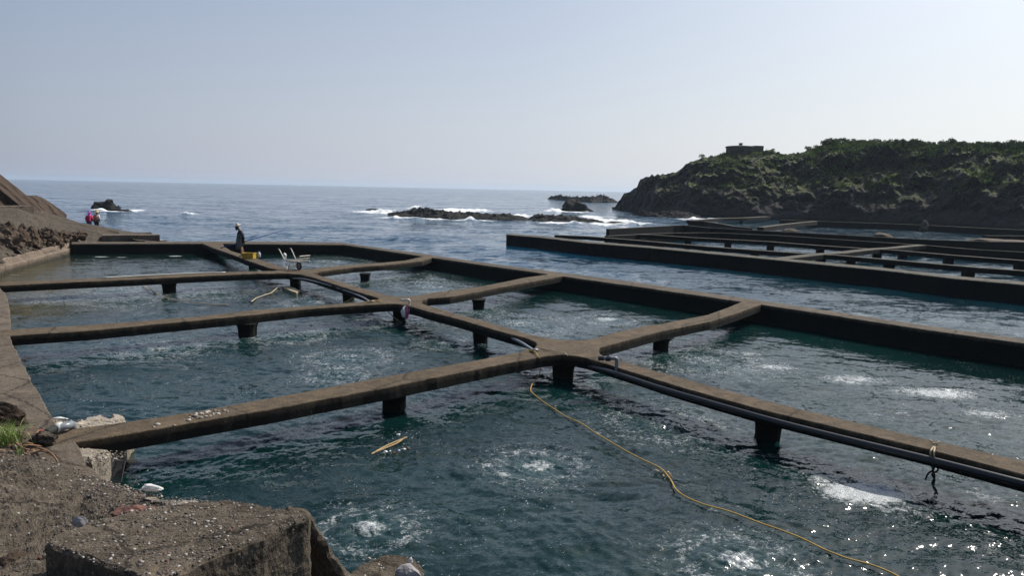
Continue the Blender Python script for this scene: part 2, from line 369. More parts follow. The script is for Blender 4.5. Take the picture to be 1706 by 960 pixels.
# foam, boils and sun glitter painted as foam: (px, py, half width px, half height px, strength)
BOILS = [(895, 776, 26, 15, .62), (614, 882, 30, 20, .62), (1228, 936, 40, 24, .66), (1105, 708, 38, 12, .5), (583, 596, 30, 7, .42), (268, 582, 30, 6, .55),
         (202, 503, 24, 4, .5), (192, 483, 20, 3, .42), (345, 489, 24, 6, .45), (742, 573, 16, 5, .6), (1010, 533, 16, 5, .72), (868, 540, 34, 8, .55), (790, 522, 22, 5, .45),
         (628, 538, 14, 4, .55), (540, 504, 26, 5, .58), (545, 436, 34, 3, .5), (700, 471, 24, 3, .45), (718, 478, 36, 3, .42), (640, 462, 40, 4, .38), (560, 625, 22, 6, .4), (1165, 600, 40, 10, .45),
         (480, 560, 30, 5, .3), (90, 497, 20, 3, .3)]
STREAKS = [(640, 356, 40, 2.5, 1.1), (665, 363.5, 50, 1.6, .9), (720, 365.5, 40, 1.5, .8), (772, 351, 55, 2.6, 1.2), (790, 367.5, 50, 1.5, .8), (850, 361, 40, 2.6, 1.1), (892, 366, 14, 3, .9), (935, 372, 60, 1.5, .9), (1000, 368, 34, 4, 1.1), (1040, 372, 70, 2.2, .95), (1127, 357, 30, 4, 1.1), (1170, 366, 60, 2, .8), (960, 354, 34, 1.5, .8), (925, 352, 26, 2, 1.0), (205, 352, 26, 2.2, 1.1), (172, 352.5, 26, 1.2, .9), (316, 357, 18, 1.5, .9), (612, 353, 34, 2, .95), (690, 346, 10, 3, .9),
    (1440, 822, 100, 30, .92), (1370, 800, 50, 24, .62), (1500, 850, 70, 22, .5), (1270, 760, 60, 20, .42), (1640, 900, 90, 30, .42), (1330, 805, 80, 50, .36), (1520, 860, 120, 60, .34), (1290, 612, 60, 8, .62), (1420, 632, 90, 12, .62), (1560, 655, 100, 14, .7), (1250, 590, 36, 6, .6), (1650, 690, 70, 16, .6), (1150, 600, 60, 8, .48), (1480, 690, 120, 18, .4),  # right-pond streaks strengthened to paint silvery glitter into the water colour
           (1560, 780, 80, 26, .42), (1640, 830, 60, 30, .45), (1250, 800, 70, 24, .34), (1190, 850, 90, 20, .34), (900, 778, 80, 40, .30), (614, 882, 110, 50, .33),
           (168, 428, 18, 1.4, .8), (202, 429, 14, 1.2, .75), (292, 427, 15, 1.4, .85), (250, 428, 16, 1, .55), (500, 445, 60, 6, .3), (25, 458, 14, 1.5, .6),
           (640, 352, 34, 3, .75), (610, 352, 30, 2, .5), (775, 350, 50, 2.6, .95), (690, 364, 60, 2.5, .55), (760, 366, 40, 2, .55), (838, 359, 26, 2.5, .9), (880, 360, 20, 2, .7), (925, 351, 22, 2.2, .8),
           (960, 353, 28, 2, .5), (985, 362, 24, 3.5, .95), (940, 371, 60, 1.6, .55), (1003, 374, 26, 4, .95), (1045, 373, 60, 2.5, .75), (1070, 366, 40, 2, .35), (1127, 352, 16, 3, .9), (1190, 361, 26, 2.5, .75), (1225, 366, 26, 2, .6),
           (215, 351, 18, 2.5, .95), (175, 351, 16, 2, .6), (240, 353, 18, 1.2, .45), (316, 357, 14, 1.6, .75), (445, 353, 6, 1, .6), (268, 402, 6, 1.5, .9), (905, 335, 16, 1.2, .6), (1085, 366, 26, 2, .4),
           (1330, 371, 80, 5, .42), (1450, 376, 90, 6, .42), (1600, 386, 90, 7, .42), (1500, 408, 160, 10, .3), (1300, 380, 60, 3, .35)]
def make_water():
    f = FPX * 1024 / 1706
    dy = np.concatenate([np.geomspace(CAMZ * f / 6000, 2.0, 30)[:-1], np.arange(2.0, 520, 0.62), np.geomspace(520, 4000, 40)])
    r = CAMZ * f / dy; r = r[::-1]
    az = np.concatenate([np.linspace(-math.pi, R(-42), 60)[:-1], np.linspace(R(-42), R(42), 1050), np.linspace(R(42), math.pi, 60)[1:-1]])
    nr, na = len(r), len(az)
    rr, aa = np.meshgrid(r, az, indexing='ij')
    # radial distance measured straight ahead, so that rows follow the view
    x = rr * np.sin(aa); y = rr * np.cos(aa)
    x = x.ravel(); y = y.ravel(); rad = np.hypot(x, y)
    pond = inpoly(x, y, pond_poly).astype(float); pond2 = inpoly(x, y, pond2_poly).astype(float)
    chan = inpoly(x, y, [W2(*q) for q in ((843, 402), (1706, 490), (2300, 560), (2300, 660), (1706, 580), (1250, 512), (900, 462), (600, 412), (700, 385))]).astype(float)
    xr_ = W2(843, 402)[0]; chan *= np.clip((x - xr_ - 1) / 14, 0, 1)
    calm = np.clip(pond + 0.6 * pond2 + 0.75 * chan, 0, 1)
    rng = np.random.RandomState(3)
    warpx = x + 0.25 * np.sin(0.9 * y + 1.3) + 0.15 * np.sin(1.7 * x + 0.6 * y) + 0.04 * np.sin(4.1 * x - 3.3 * y)
    warpy = y + 0.25 * np.sin(0.8 * x - 0.4) + 0.12 * np.sin(1.9 * y - 0.8 * x) + 0.04 * np.sin(3.7 * y + 4.4 * x)
    hp = np.zeros_like(x); hs_ = np.zeros_like(x)
    res = np.maximum(rad * 0.0016, 0.62 * rad * rad / (f * CAMZ))        # local mesh spacing
    for k in range(46):
        L = 0.16 * (14 ** (k / 45.0)); th = rng.uniform(-1.5, 1.5) + R(200); amp = 0.0027 * L ** 0.6
        fade = np.clip((L / res - 2.2) / 3, 0, 1)
        kx, ky = 2 * math.pi / L * math.sin(th), 2 * math.pi / L * math.cos(th)
        hp += amp * fade * np.sin(kx * warpx + ky * warpy + rng.uniform(0, 6.28))
    for k in range(46):
        L = 0.7 * (26 ** (k / 45.0)); th = rng.normal(0, 0.55) + R(205); amp = 0.0046 * L ** 0.62
        fade = np.clip((L / res - 2.2) / 3, 0, 1)
        kx, ky = 2 * math.pi / L * math.sin(th), 2 * math.pi / L * math.cos(th)
        hs_ += amp * fade * np.sin(kx * warpx + ky * warpy + rng.uniform(0, 6.28))
    # water lies calmer in the lee of the walls
    lee = np.zeros_like(x)
    for ln, sgn, wd in (([(122, 406), (573, 408), (720, 429.5), (936, 460), (1266, 507), (1420, 531), (1706, 572), (2100, 634)], 1, 3.4), ([(843, 391), (978, 405), (1270, 431), (1477, 451), (1706, 475), (2000, 507)], 1, 4.6)):
        Q = [W2(a, b, .65) for a, b in ln]
        for (ax, ay), (bx, by) in zip(Q[:-1], Q[1:]):
            dx_, dy_ = bx - ax, by - ay; L2_ = dx_ * dx_ + dy_ * dy_; t = np.clip(((x - ax) * dx_ + (y - ay) * dy_) / L2_, 0, 1)
            dd = np.hypot(x - ax - t * dx_, y - ay - t * dy_); near = ((x - ax) * dy_ - (y - ay) * dx_) > 0
            lee = np.maximum(lee, np.exp(-(dd / wd) ** 2) * near)
    z = (calm * hp + (1 - calm) * (hs_ + hp * 0.8)) * (1 - 0.8 * lee)
    foam = np.zeros_like(x); glow = np.zeros_like(x); crest = np.zeros_like(x)
    def ell(px, py, rx, ry):
        p = at(px, py, 0); d = p.y
        a = max(rx * d / FPX, 0.02); b = max(ry * d * d / (FPX * CAMZ), 0.02)
        return p, a, b
    for (px, py, rx, ry, s) in BOILS:
        p, a, b = ell(px, py, rx, ry); c = 1.4 * (a * b) ** 0.5
        a = b = c
        dd = np.hypot((x - p.x) / a, (y - p.y) / b)
        foam = np.maximum(foam, s * np.exp(-(dd / 1.0) ** 2)); glow = np.maximum(glow, np.exp(-(dd / 1.5) ** 2))
        foam = np.maximum(foam, (0.40 + 0.05 * np.sin(dd * 5)) * (dd < 3.4) * np.clip(3.4 - dd, 0, 1))
        dm = dd * c
        z += 0.007 * np.sin(dm * 2 * math.pi / 0.3) * np.exp(-(dm / 1.4) ** 2) + 0.03 * np.exp(-(dd / 0.9) ** 2) + 0.02 * np.exp(-(dd / 0.8) ** 2) * np.sin(x * 31) * np.sin(y * 29)
    for (px, py, rx, ry, s) in STREAKS:
        p, a, b = ell(px, py, rx, ry)
        dd = np.hypot((x - p.x) / a, (y - p.y) / b)
        e = s * np.exp(-(dd) ** 2); foam = np.maximum(foam, e)
        if p.y > 60 and s >= 0.7: crest = np.maximum(crest, np.exp(-(dd / 0.7) ** 2))
    z += crest * (0.12 + 0.5 * np.maximum(0, np.sin(x * 1.3 + np.sin(y)) * np.sin(x * 0.47 + 1) + 0.2 * np.sin(x * 4.1)))
    # greenish shallows beside the left bank
    sp = [W2(10, 470), W2(60, 450), W2(20, 515), W2(100, 480)]
    shal = np.zeros_like(x)
    for (qx, qy), s in zip(sp, (4.5, 4.5, 3.0, 3.5)): shal = np.maximum(shal, np.exp(-(((x - qx) ** 2 + (y - qy) ** 2) / s ** 2)))
    co = np.column_stack([x, y, z]).astype(np.float32)
    me = bpy.data.meshes.new('water')
    i = np.arange(nr - 1)[:, None] * na + np.arange(na - 1)[None, :]
    quads = np.stack([i, i + 1, i + na + 1, i + na], -1).reshape(-1, 4)[:, ::-1]
    nf = len(quads)
    me.vertices.add(len(co)); me.vertices.foreach_set('co', co.ravel())
    me.loops.add(nf * 4); me.loops.foreach_set('vertex_index', quads.ravel().astype(np.int32))
    me.polygons.add(nf); me.polygons.foreach_set('loop_start', (np.arange(nf) * 4).astype(np.int32))
    me.update(calc_edges=True)
    me.polygons.foreach_set('use_smooth', np.ones(nf, bool))
    for nm, arr in (('foam', foam), ('glow', glow), ('calm', calm), ('shallow', shal), ('lee', lee)):
        a = me.attributes.new(nm, 'FLOAT', 'POINT'); a.data.foreach_set('value', arr.astype(np.float32))
    if me.polygons[len(me.polygons) // 2].normal.z < 0: me.flip_normals()
    mt, n, b = nodes('sea_water')
    g = N(n, 'ShaderNodeNewGeometry'); P = g.outputs['Position']
    A = {}
    for nm in ('foam', 'glow', 'calm', 'shallow', 'lee'):
        q = N(n, 'ShaderNodeAttribute'); q.attribute_name = nm; A[nm] = q.outputs['Fac']
    # unresolved ripples: slope field added to the wave normal
    mp = N(n, 'ShaderNodeMapping'); link(n, P, mp.inputs[0]); mp.inputs['Rotation'].default_value = (0, 0, R(20)); mp.inputs['Scale'].default_value = (0.55, 1.0, 1)
    n0 = noise_tex(n, mp.outputs[0], 42.0, 2, 0.6, 0.3); n1 = noise_tex(n, mp.outputs[0], 10.0, 3, 0.6, 0.4); n2 = noise_tex(n, mp.outputs[0], 1.7, 4, 0.62, 0.6); n3 = noise_tex(n, mp.outputs[0], 0.22, 3, 0.55, 0.3)
    def cen(t, s):
        a = N(n, 'ShaderNodeVectorMath', operation='SUBTRACT'); link(n, t.outputs['Color'], a.inputs[0]); a.inputs[1].default_value = (0.5, 0.5, 0.5)
        m_ = N(n, 'ShaderNodeVectorMath', operation='MULTIPLY'); link(n, a.outputs[0], m_.inputs[0]); m_.inputs[1].default_value = (s, s, 0)
        return m_.outputs[0]
    def vadd(a, c_):
        q = N(n, 'ShaderNodeVectorMath', operation='ADD'); link(n, a, q.inputs[0]); link(n, c_, q.inputs[1]); return q.outputs[0]
    def vscale(a, s):
        q = N(n, 'ShaderNodeVectorMath', operation='SCALE'); link(n, a, q.inputs[0])
        if isinstance(s, (int, float)): q.inputs['Scale'].default_value = s
        else: link(n, s, q.inputs['Scale'])
        return q.outputs[0]
    sea = math_(n, 'SUBTRACT', 1.0, A['calm'])
    v = vscale(cen(n1, 1.0), 0.62)
    v = vadd(v, vscale(cen(n2, 1.0), math_(n, 'ADD', 0.55, math_(n, 'MULTIPLY', sea, 0.8))))
    v = vadd(v, vscale(cen(n3, 1.0), math_(n, 'ADD', 0.10, math_(n, 'MULTIPLY', sea, 0.5))))
    v = vadd(v, vscale(cen(n0, 1.0), 0.6))
    v = vscale(v, math_(n, 'SUBTRACT', 1.0, math_(n, 'MULTIPLY', A['lee'], 0.85)))
    nn = vadd(g.outputs['Normal'], v)
    nz = N(n, 'ShaderNodeVectorMath', operation='NORMALIZE'); link(n, nn, nz.inputs[0])
    # foam pattern, also used for the painted glitter
    f1 = noise_tex(n, P, 7.0, 8, 0.75, 1.2); f2 = noise_tex(n, P, 38.0, 3, 0.7, 0.5); f3 = noise_tex(n, P, 1.1, 6, 0.7, 0.5)
    pat = mixc(n, A['calm'], f3.outputs[0], f1.outputs[0])
    sepc = N(n, 'ShaderNodeSeparateColor'); link(n, pat, sepc.inputs[0])
    pv = math_(n, 'ADD', math_(n, 'MULTIPLY', sepc.outputs[0], 0.75), math_(n, 'MULTIPLY', f2.outputs[0], 0.25))
    sc_ = math_(n, 'ADD', A['foam'], math_(n, 'MULTIPLY', math_(n, 'SUBTRACT', pv, 0.5), 2.0))
    mk_ = N(n, 'ShaderNodeMapRange'); link(n, sc_, mk_.inputs[0]); mk_.inputs[1].default_value = 0.44; mk_.inputs[2].default_value = 0.72
    gate = N(n, 'ShaderNodeMapRange'); link(n, A['foam'], gate.inputs[0]); gate.inputs[1].default_value = 0.03; gate.inputs[2].default_value = 0.2
    fm = math_(n, 'MULTIPLY', mk_.outputs[0], gate.outputs[0])
    f4 = noise_tex(n, P, 24.0, 3, 0.6, 0.6); f5 = noise_tex(n, P, 0.8, 4, 0.6, 0.5); f6 = noise_tex(n, P, 75.0, 2, 0.6)
    fm = math_(n, 'MULTIPLY', fm, mixc(n, A['calm'], (1, 1, 1), ramp(n, f6.outputs[0], [(0.36, 0.15), (0.62, 0.9)]).outputs[0]))
    spk = math_(n, 'MULTIPLY', ramp(n, f4.outputs[0], [(0.66, 0), (0.69, 1)]).outputs[0], math_(n, 'MULTIPLY', ramp(n, f5.outputs[0], [(0.5, 0), (0.66, 1)]).outputs[0], A['calm']))
    fm = math_(n, 'MAXIMUM', fm, math_(n, 'MULTIPLY', spk, 0.8))
    big = noise_tex(n, P, 0.18, 4, 0.6)
    deep = mixc(n, ramp(n, big.outputs[0], [(0.35, 0), (0.65, 1)]).outputs[0], (0.002, 0.0125, 0.0125), (0.0035, 0.024, 0.0235))
    body = mixc(n, sea, deep, (0.002, 0.045, 0.092))
    body = mixc(n, math_(n, 'MULTIPLY', A['shallow'], 0.9), body, (0.06, 0.055, 0.022))
    body = mixc(n, math_(n, 'MULTIPLY', A['glow'], 0.5), body, (0.02, 0.06, 0.06))
    col = mixc(n, fm, body, (0.78, 0.8, 0.8))
    link(n, col, b.inputs['Base Color']); link(n, nz.outputs[0], b.inputs['Normal'])
    b.inputs['IOR'].default_value = 1.33
    rgh = math_(n, 'ADD', 0.07, math_(n, 'MULTIPLY', fm, 0.6)); link(n, rgh, b.inputs['Roughness'])
    me.materials.append(mt)
    o = bpy.data.objects.new('water', me); C.objects.link(o); tag(o, kind='structure')
    return o
make_water()
# sea bed, a plain sheet under the water and the rocks
mk('seabed', [(-4000, -300, -3), (4000, -300, -3), (4000, 4500, -3), (-4000, 4500, -3)], [(0, 1, 2, 3)], M['reef'])['kind'] = 'structure'

# ------------------------------------------------------------------ concrete decks and walls
def resample(P, step):
    out = []
    for i in range(len(P)):
        a = P[i]; b = P[(i + 1) % len(P)]; L = (b - a).length; k = max(1, int(L / step))
        for j in range(k): out.append(a.lerp(b, j / k))
    return out
def slab(name, pxs, z, thick, mat, parent=None, origin=None, step=0.12, jit=0.017, ch=0.013, world=False, zfn=None):
    P = [Vector(p) if world else at(p[0], p[1], z) for p in pxs]
    for p in P: p.z = 0
    area = sum(P[i].x * P[(i + 1) % len(P)].y - P[(i + 1) % len(P)].x * P[i].y for i in range(len(P)))
    if area < 0: P.reverse()
    P = resample(P, step); n = len(P)
    nrm = []
    for i in range(n):
        t = (P[(i + 1) % n] - P[i - 1]); t.z = 0
        t = t.normalized() if t.length > 1e-6 else Vector((1, 0, 0)); nrm.append(Vector((t.y, -t.x, 0)))
    def nz(p, s): return noise.noise(Vector((p.x * s, p.y * s, z * 3)))
    top = []; mid = []; low = []
    for p, q in zip(P, nrm):
        j = jit * (nz(p, 2.0) + 0.8 * nz(p, 7.0)); c = ch * (1 + 0.8 * nz(p, 5)); zz = z if zfn is None else zfn(p)
        o = p + q * j
        top.append((o - q * c) + Vector((0, 0, zz + 0.2 * jit * nz(p + Vector((9, 0, 0)), 1.5))))
        mid.append(o + Vector((0, 0, zz - c))); low.append(o + q * (0.01 * nz(p, 3)) + Vector((0, 0, zz - thick)))
    vs = top + mid + low; fs = []
    for t in tessellate_polygon([[Vector((v.x, v.y, 0)) for v in top]]):
        a, b, c = (top[i] for i in t)
        fs.append(t if (b - a).cross(c - a).z > 0 else t[::-1])
    for i in range(n):
        k = (i + 1) % n
        fs.append((n + i, n + k, k, i)); fs.append((2 * n + i, 2 * n + k, n + k, n + i))
    for t in tessellate_polygon([[Vector((v.x, v.y, 0)) for v in low]]):
        a, b, c = (low[i] for i in t)
        fs.append(tuple(2 * n + i for i in (t if (b - a).cross(c - a).z < 0 else t[::-1])))
    return mk(name, vs, fs, mat, parent, origin)
def pillar(px, py, top, w, mat, parent, rot=0.0, flare=1.25, dr=0.0, round_=False):
    """post standing in the water, centre of its water line at the pixel"""
    p = at(px, py, 0) + Vector((0, w / 2 + dr, 0))
    prof = [(-1.6, 0.95), (0.0, 0.98), (top * 0.45, 1.0), (top - 0.12, 1.06), (top, flare)]
    b_ = MB(); vs = []; fs = []; k = 16
    for z, s in prof:
        for a in range(k):
            t = 2 * math.pi * (a + .5) / k; cx, cy = math.cos(t), math.sin(t)
            e = 1 / max(abs(cx), abs(cy)) if not round_ else 1.06
            e = min(e, 1.28)
            rr = w / 2 * s * e * (1 + 0.05 * noise.noise(Vector((cx * 2 + px, cy * 2, z * 4))))
            v = Matrix.Rotation(rot, 3, 'Z') @ Vector((cx * rr, cy * rr, 0))
            vs.append(p + v + Vector((0, 0, z)))
    for i in range(len(prof) - 1):
        for a in range(k):
            q = i * k + a; q2 = i * k + (a + 1) % k; fs.append((q, q2, q2 + k, q + k))
    fs.append(tuple(range((len(prof) - 1) * k, len(prof) * k)))
    return mk('pillar', vs, fs, mat, parent)
ZW = 0.63; TH = 0.25
def walkway(label, outline, z, pillars, drop=0.0, group='concrete walkways of the near pond'):
    c = at(*outline[len(outline) // 4], z)
    root = empty('pond_walkway', (c.x, c.y, 0)); tag(root, label, 'walkway', group)
    slab('deck', outline, z - drop, TH, M['walk'], root)
    for q in pillars: pillar(q[0], q[1], z - TH - drop, q[2], M['walk'], root, **(q[3] if len(q) > 3 else {}))
    return root
spine = [(370, 404.5), (374, 411), (386, 418.5), (425, 429.7), (470, 444.7), (479, 448), (500, 449.3), (517, 449), (530, 447.3), (530, 453.3), (521.6, 455), (526, 457),
    (564, 469), (601, 479.5), (620, 484.6), (645, 492), (665, 494.5), (695, 492.6), (720, 488), (724, 496.8), (712.6, 497.3), (703, 501), (702, 505), (712.6, 508.8),
    (759.5, 523), (806, 535), (844, 546), (880, 557), (903, 562), (930, 566.5), (965, 567.5), (990, 565), (1020, 555.5), (1024, 573), (1010, 576), (1000, 579), (997, 583),
    (999, 589), (1006, 594), (1039, 602.5), (1100, 620.6), (1139, 631), (1260, 664), (1386, 695), (1550, 733), (1706, 769), (2050, 848), (2700, 997),
    (2700, 1042), (2050, 878), (1706, 791), (1550, 750), (1386, 711), (1260, 680.6), (1139, 647), (1100, 635), (1030, 613), (985, 599), (960, 593.5), (935, 591), (905, 594), (875, 599), (868, 586.5),
    (887, 582), (895, 577), (892, 570), (881, 565), (844, 555.7), (806, 544.5), (759.5, 531), (712.6, 519), (688, 511.6), (671, 508.8), (662, 506.5), (634, 506), (625, 507.2), (620, 501.8),
    (627, 499.5), (632, 498), (629.6, 496.5), (601, 488), (564, 476), (519, 461.5), (498, 457), (470, 455), (460, 455.2), (458, 450.8), (466, 450), (451, 447.5), (432.5, 441), (410, 433.5), (389, 425), (354, 413), (334, 404.5)]
walkway('long brown concrete main walkway crossing the near pond, dark pipe along its side', spine, ZW,
    [(420, 448, .4), (490, 473, .42), (579, 502, .4), (664, 530, .4), (800, 572, .4), (939, 633, .42, dict(rot=.3)), (1285, 735, .42, dict(rot=-.25)), (1960, 940, .42)])
walkway('farthest left cross walkway of the near pond, with a thin white pipe lying on it',
    [(-60, 474), (0, 470.5), (105, 466), (216, 461), (320, 455), (432.5, 451.8), (475, 451), (475, 455.5), (423, 456.2), (320, 460.8), (216, 466), (105, 471), (0, 476), (-60, 480)], ZW, [(278, 487, .42)], .003)
walkway('middle left cross walkway between the white bundle junction and the left bank',
    [(0, 551), (20, 549), (150, 541.5), (319, 528.5), (419, 517), (545, 507.6), (616, 502), (638, 501), (645, 506.5), (601, 508.8), (507, 515.5), (419, 524.8), (319, 534.8), (150, 550.8), (17, 559.5), (0, 561)], ZW, [(408, 562, .44)], .003)
walkway('nearest left cross walkway, widest in view, with shell rubble scattered on top',
    [(70, 723), (120, 715.6), (206, 704), (320, 687), (459, 662), (640, 628), (820, 595.6), (890, 582), (900, 595), (820, 610), (640, 646.5), (459, 680.5), (320, 704.5), (202.6, 725), (125.7, 737), (72, 745)], ZW, [(654, 688, .42)], .003)
walkway('farthest right cross walkway, leading from the wheelbarrow to the sea wall',
    [(512, 450), (536, 445.7), (588, 441), (639, 437.5), (675, 434), (707, 427), (713, 425), (724, 428), (703, 434.7), (671, 438.5), (639, 442), (588, 445.5), (536, 452), (516, 455)], ZW, [(607, 470, .38)], .003)
walkway('middle right cross walkway, from the white bundle junction to the sea wall',
    [(700, 492), (720, 488), (799, 477.8), (844, 469), (872, 463), (911, 457.5), (920, 454.5), (942, 459.5), (919, 463.5), (881, 470.2), (844, 477), (787.6, 488), (750, 494.7), (705, 498)], ZW, [(797, 517, .4)], .003)
walkway('nearest right cross walkway, curving up to the sea wall past the thick round pillar',
    [(1000, 561), (1020, 555.5), (1080, 542), (1100, 539.7), (1178.8, 524.7), (1212.6, 512.5), (1235, 503), (1242, 499), (1272, 506), (1227.6, 522), (1182.6, 536), (1100, 552.5), (1012, 576), (1002, 578)], ZW,
    [(1103, 586, .4, dict(round_=True, flare=1.7))], .003)
def wall(label, outline, z, mat='wall', depth=2.2, group=None, name='sea_wall'):
    c = at(*outline[0], z); o = slab(name, outline, z, depth, M[mat], None, (c.x, c.y, 0), step=0.3, jit=0.025, ch=0.018)
    return tag(o, label, 'wall', group)
wall('long outer sea wall of the near pond running from far left to the right edge', [(573, 404.4), (600, 408.5), (712.6, 424), (820, 439.7), (919, 452), (1057, 470), (1100, 476.5), (1261, 500), (1386, 518.5), (1420, 524),
    (1545.6, 543), (1706, 565), (2100, 622), (2700, 709), (2700, 727), (2100, 634), (1706, 572.5), (1545, 550), (1420, 531), (1386, 525.5), (1266, 507.2), (1235, 503), (1100, 483.3), (936, 460.2), (919, 457.8), (820, 444), (720, 429.5), (600, 411.8), (573, 408)], ZW - .006)
wall('dark back wall closing the far end of the near pond, behind the fisherman', [(119, 403.2), (320, 402.4), (450, 402.6), (574, 404.2), (574, 408), (370, 406), (334, 405.9), (119, 406.4)], ZW - .009)
# the second group of ponds on the right
ZR = 0.8
def strip_world(cl, z, w):
    P = [at(a, b, z) for a, b in cl]; L = []; Rr = []
    for i, p in enumerate(P):
        t = P[min(i + 1, len(P) - 1)] - P[max(i - 1, 0)]; t.z = 0; t.normalize(); q = Vector((-t.y, t.x, 0))
        L.append(p + q * w / 2); Rr.append(p - q * w / 2)
    return L + Rr[::-1]
def farbeam(label, cl, z, w, thick, pillars=(), group='walkways and walls of the right hand ponds', cat='walkway', name='pond_walkway', mat='farwall'):
    P = strip_world(cl, z, w); c = P[len(P) // 4]
    if pillars:
        root = empty(name, (c.x, c.y, 0)); tag(root, label, cat, group)
        slab('deck', P, z, thick, M[mat], root, step=0.6, world=True)
        for (px, py) in pillars:
            # find the point of the centre line at this pixel column
            for i in range(len(cl) - 1):
                if cl[i][0] <= px <= cl[i + 1][0]:
                    t = (px - cl[i][0]) / (cl[i + 1][0] - cl[i][0]); q = at(px, cl[i][1] + t * (cl[i + 1][1] - cl[i][1]), z); break
            b_ = MB(); b_.box((q.x, q.y, (z - thick - 1.5) / 2), 0.5, 0.45, z - thick + 1.5, rot=-.2, taper=.95); b_.build('pillar', M[mat], root)
        return root
    o = slab(name, P, z, thick, M[mat], None, (c.x, c.y, 0), step=0.6, world=True); return tag(o, label, cat, group)
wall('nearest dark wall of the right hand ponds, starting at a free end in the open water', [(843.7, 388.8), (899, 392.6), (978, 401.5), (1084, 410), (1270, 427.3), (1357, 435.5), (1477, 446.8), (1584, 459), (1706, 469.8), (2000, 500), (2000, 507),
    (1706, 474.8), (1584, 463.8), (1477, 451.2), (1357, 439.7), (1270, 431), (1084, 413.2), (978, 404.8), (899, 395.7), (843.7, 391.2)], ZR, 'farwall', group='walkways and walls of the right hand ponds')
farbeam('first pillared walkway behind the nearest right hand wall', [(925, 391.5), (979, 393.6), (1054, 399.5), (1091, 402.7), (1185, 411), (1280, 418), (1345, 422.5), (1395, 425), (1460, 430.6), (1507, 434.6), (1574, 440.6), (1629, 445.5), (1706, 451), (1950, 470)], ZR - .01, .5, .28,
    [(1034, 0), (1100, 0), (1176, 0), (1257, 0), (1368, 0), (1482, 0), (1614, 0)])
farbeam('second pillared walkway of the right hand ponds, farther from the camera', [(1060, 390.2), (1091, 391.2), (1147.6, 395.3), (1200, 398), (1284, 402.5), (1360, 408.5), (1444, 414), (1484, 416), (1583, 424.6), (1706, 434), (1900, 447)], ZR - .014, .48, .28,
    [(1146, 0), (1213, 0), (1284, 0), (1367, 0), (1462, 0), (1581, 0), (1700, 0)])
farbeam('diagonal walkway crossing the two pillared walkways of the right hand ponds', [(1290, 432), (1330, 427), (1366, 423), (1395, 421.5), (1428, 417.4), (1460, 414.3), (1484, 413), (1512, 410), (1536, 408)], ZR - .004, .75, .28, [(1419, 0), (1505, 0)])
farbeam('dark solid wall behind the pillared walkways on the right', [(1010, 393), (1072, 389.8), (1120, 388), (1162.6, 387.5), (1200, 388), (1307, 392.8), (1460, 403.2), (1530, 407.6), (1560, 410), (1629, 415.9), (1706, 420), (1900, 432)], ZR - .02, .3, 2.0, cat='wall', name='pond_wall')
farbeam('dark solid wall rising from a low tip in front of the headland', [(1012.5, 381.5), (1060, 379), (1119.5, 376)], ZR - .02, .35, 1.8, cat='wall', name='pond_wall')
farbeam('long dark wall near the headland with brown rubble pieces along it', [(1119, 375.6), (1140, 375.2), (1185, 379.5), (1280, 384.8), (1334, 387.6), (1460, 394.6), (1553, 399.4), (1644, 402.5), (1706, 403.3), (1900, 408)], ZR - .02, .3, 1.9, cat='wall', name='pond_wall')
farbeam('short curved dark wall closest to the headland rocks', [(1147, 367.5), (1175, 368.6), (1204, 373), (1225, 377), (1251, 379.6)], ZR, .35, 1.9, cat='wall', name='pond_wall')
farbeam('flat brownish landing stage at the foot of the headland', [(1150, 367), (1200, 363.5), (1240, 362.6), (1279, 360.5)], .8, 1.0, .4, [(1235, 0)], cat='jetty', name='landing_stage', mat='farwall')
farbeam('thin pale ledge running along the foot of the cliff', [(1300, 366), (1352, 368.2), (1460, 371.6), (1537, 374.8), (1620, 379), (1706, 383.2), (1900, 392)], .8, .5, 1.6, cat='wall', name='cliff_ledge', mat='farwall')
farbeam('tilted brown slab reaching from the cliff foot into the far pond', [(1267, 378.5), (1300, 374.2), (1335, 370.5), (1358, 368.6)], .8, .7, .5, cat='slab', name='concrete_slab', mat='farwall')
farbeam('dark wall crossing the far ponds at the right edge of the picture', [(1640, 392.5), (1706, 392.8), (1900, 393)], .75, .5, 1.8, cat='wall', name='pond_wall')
def lump(name, c, sx, sy, sz, mat, seed=0, sub=3, rough=.25, flat=.0, label=None, cat=None, group=None, rot=0, parent=None, tilt=0.0, ridg=1.0, kind=None):
    bm = bmesh.new(); bmesh.ops.create_icosphere(bm, subdivisions=sub, radius=1)
    off = Vector((seed * 7.13, seed * 3.7, seed * 1.9))
    RM = Matrix.Rotation(rot, 3, 'Z') @ Matrix.Rotation(tilt, 3, 'Y')
    vs = []
    for v in bm.verts:
        d = v.co.normalized()
        # chiselled shape: clamp the sphere with random planes, then break it up
        s = 1.0
        for k in range(9):
            h = Vector((noise.noise(off + Vector((k * 3.1, 0, 0))), noise.noise(off + Vector((0, k * 3.1, 0))), noise.noise(off + Vector((0, 0, k * 3.1))))).normalized()
            dp = d.dot(h)
            if dp > 0.25: s = min(s, 0.72 / dp)
        s *= 1 + rough * ridg * noise.fractal(d * 1.7 + off, 1.0, 2.0, 5) + rough * .35 * noise.noise(d * 6 + off)
        q = RM @ Vector((d.x * s * sx, d.y * s * sy, d.z * s * sz)); vs.append(Vector(c) + q)
    fs = [tuple(v.index for v in f.verts) for f in bm.faces]; bm.free()
    o = mk(name, vs, fs, mat, parent, c if parent is None else None)
    if label: tag(o, label, cat, group, kind)
    return o
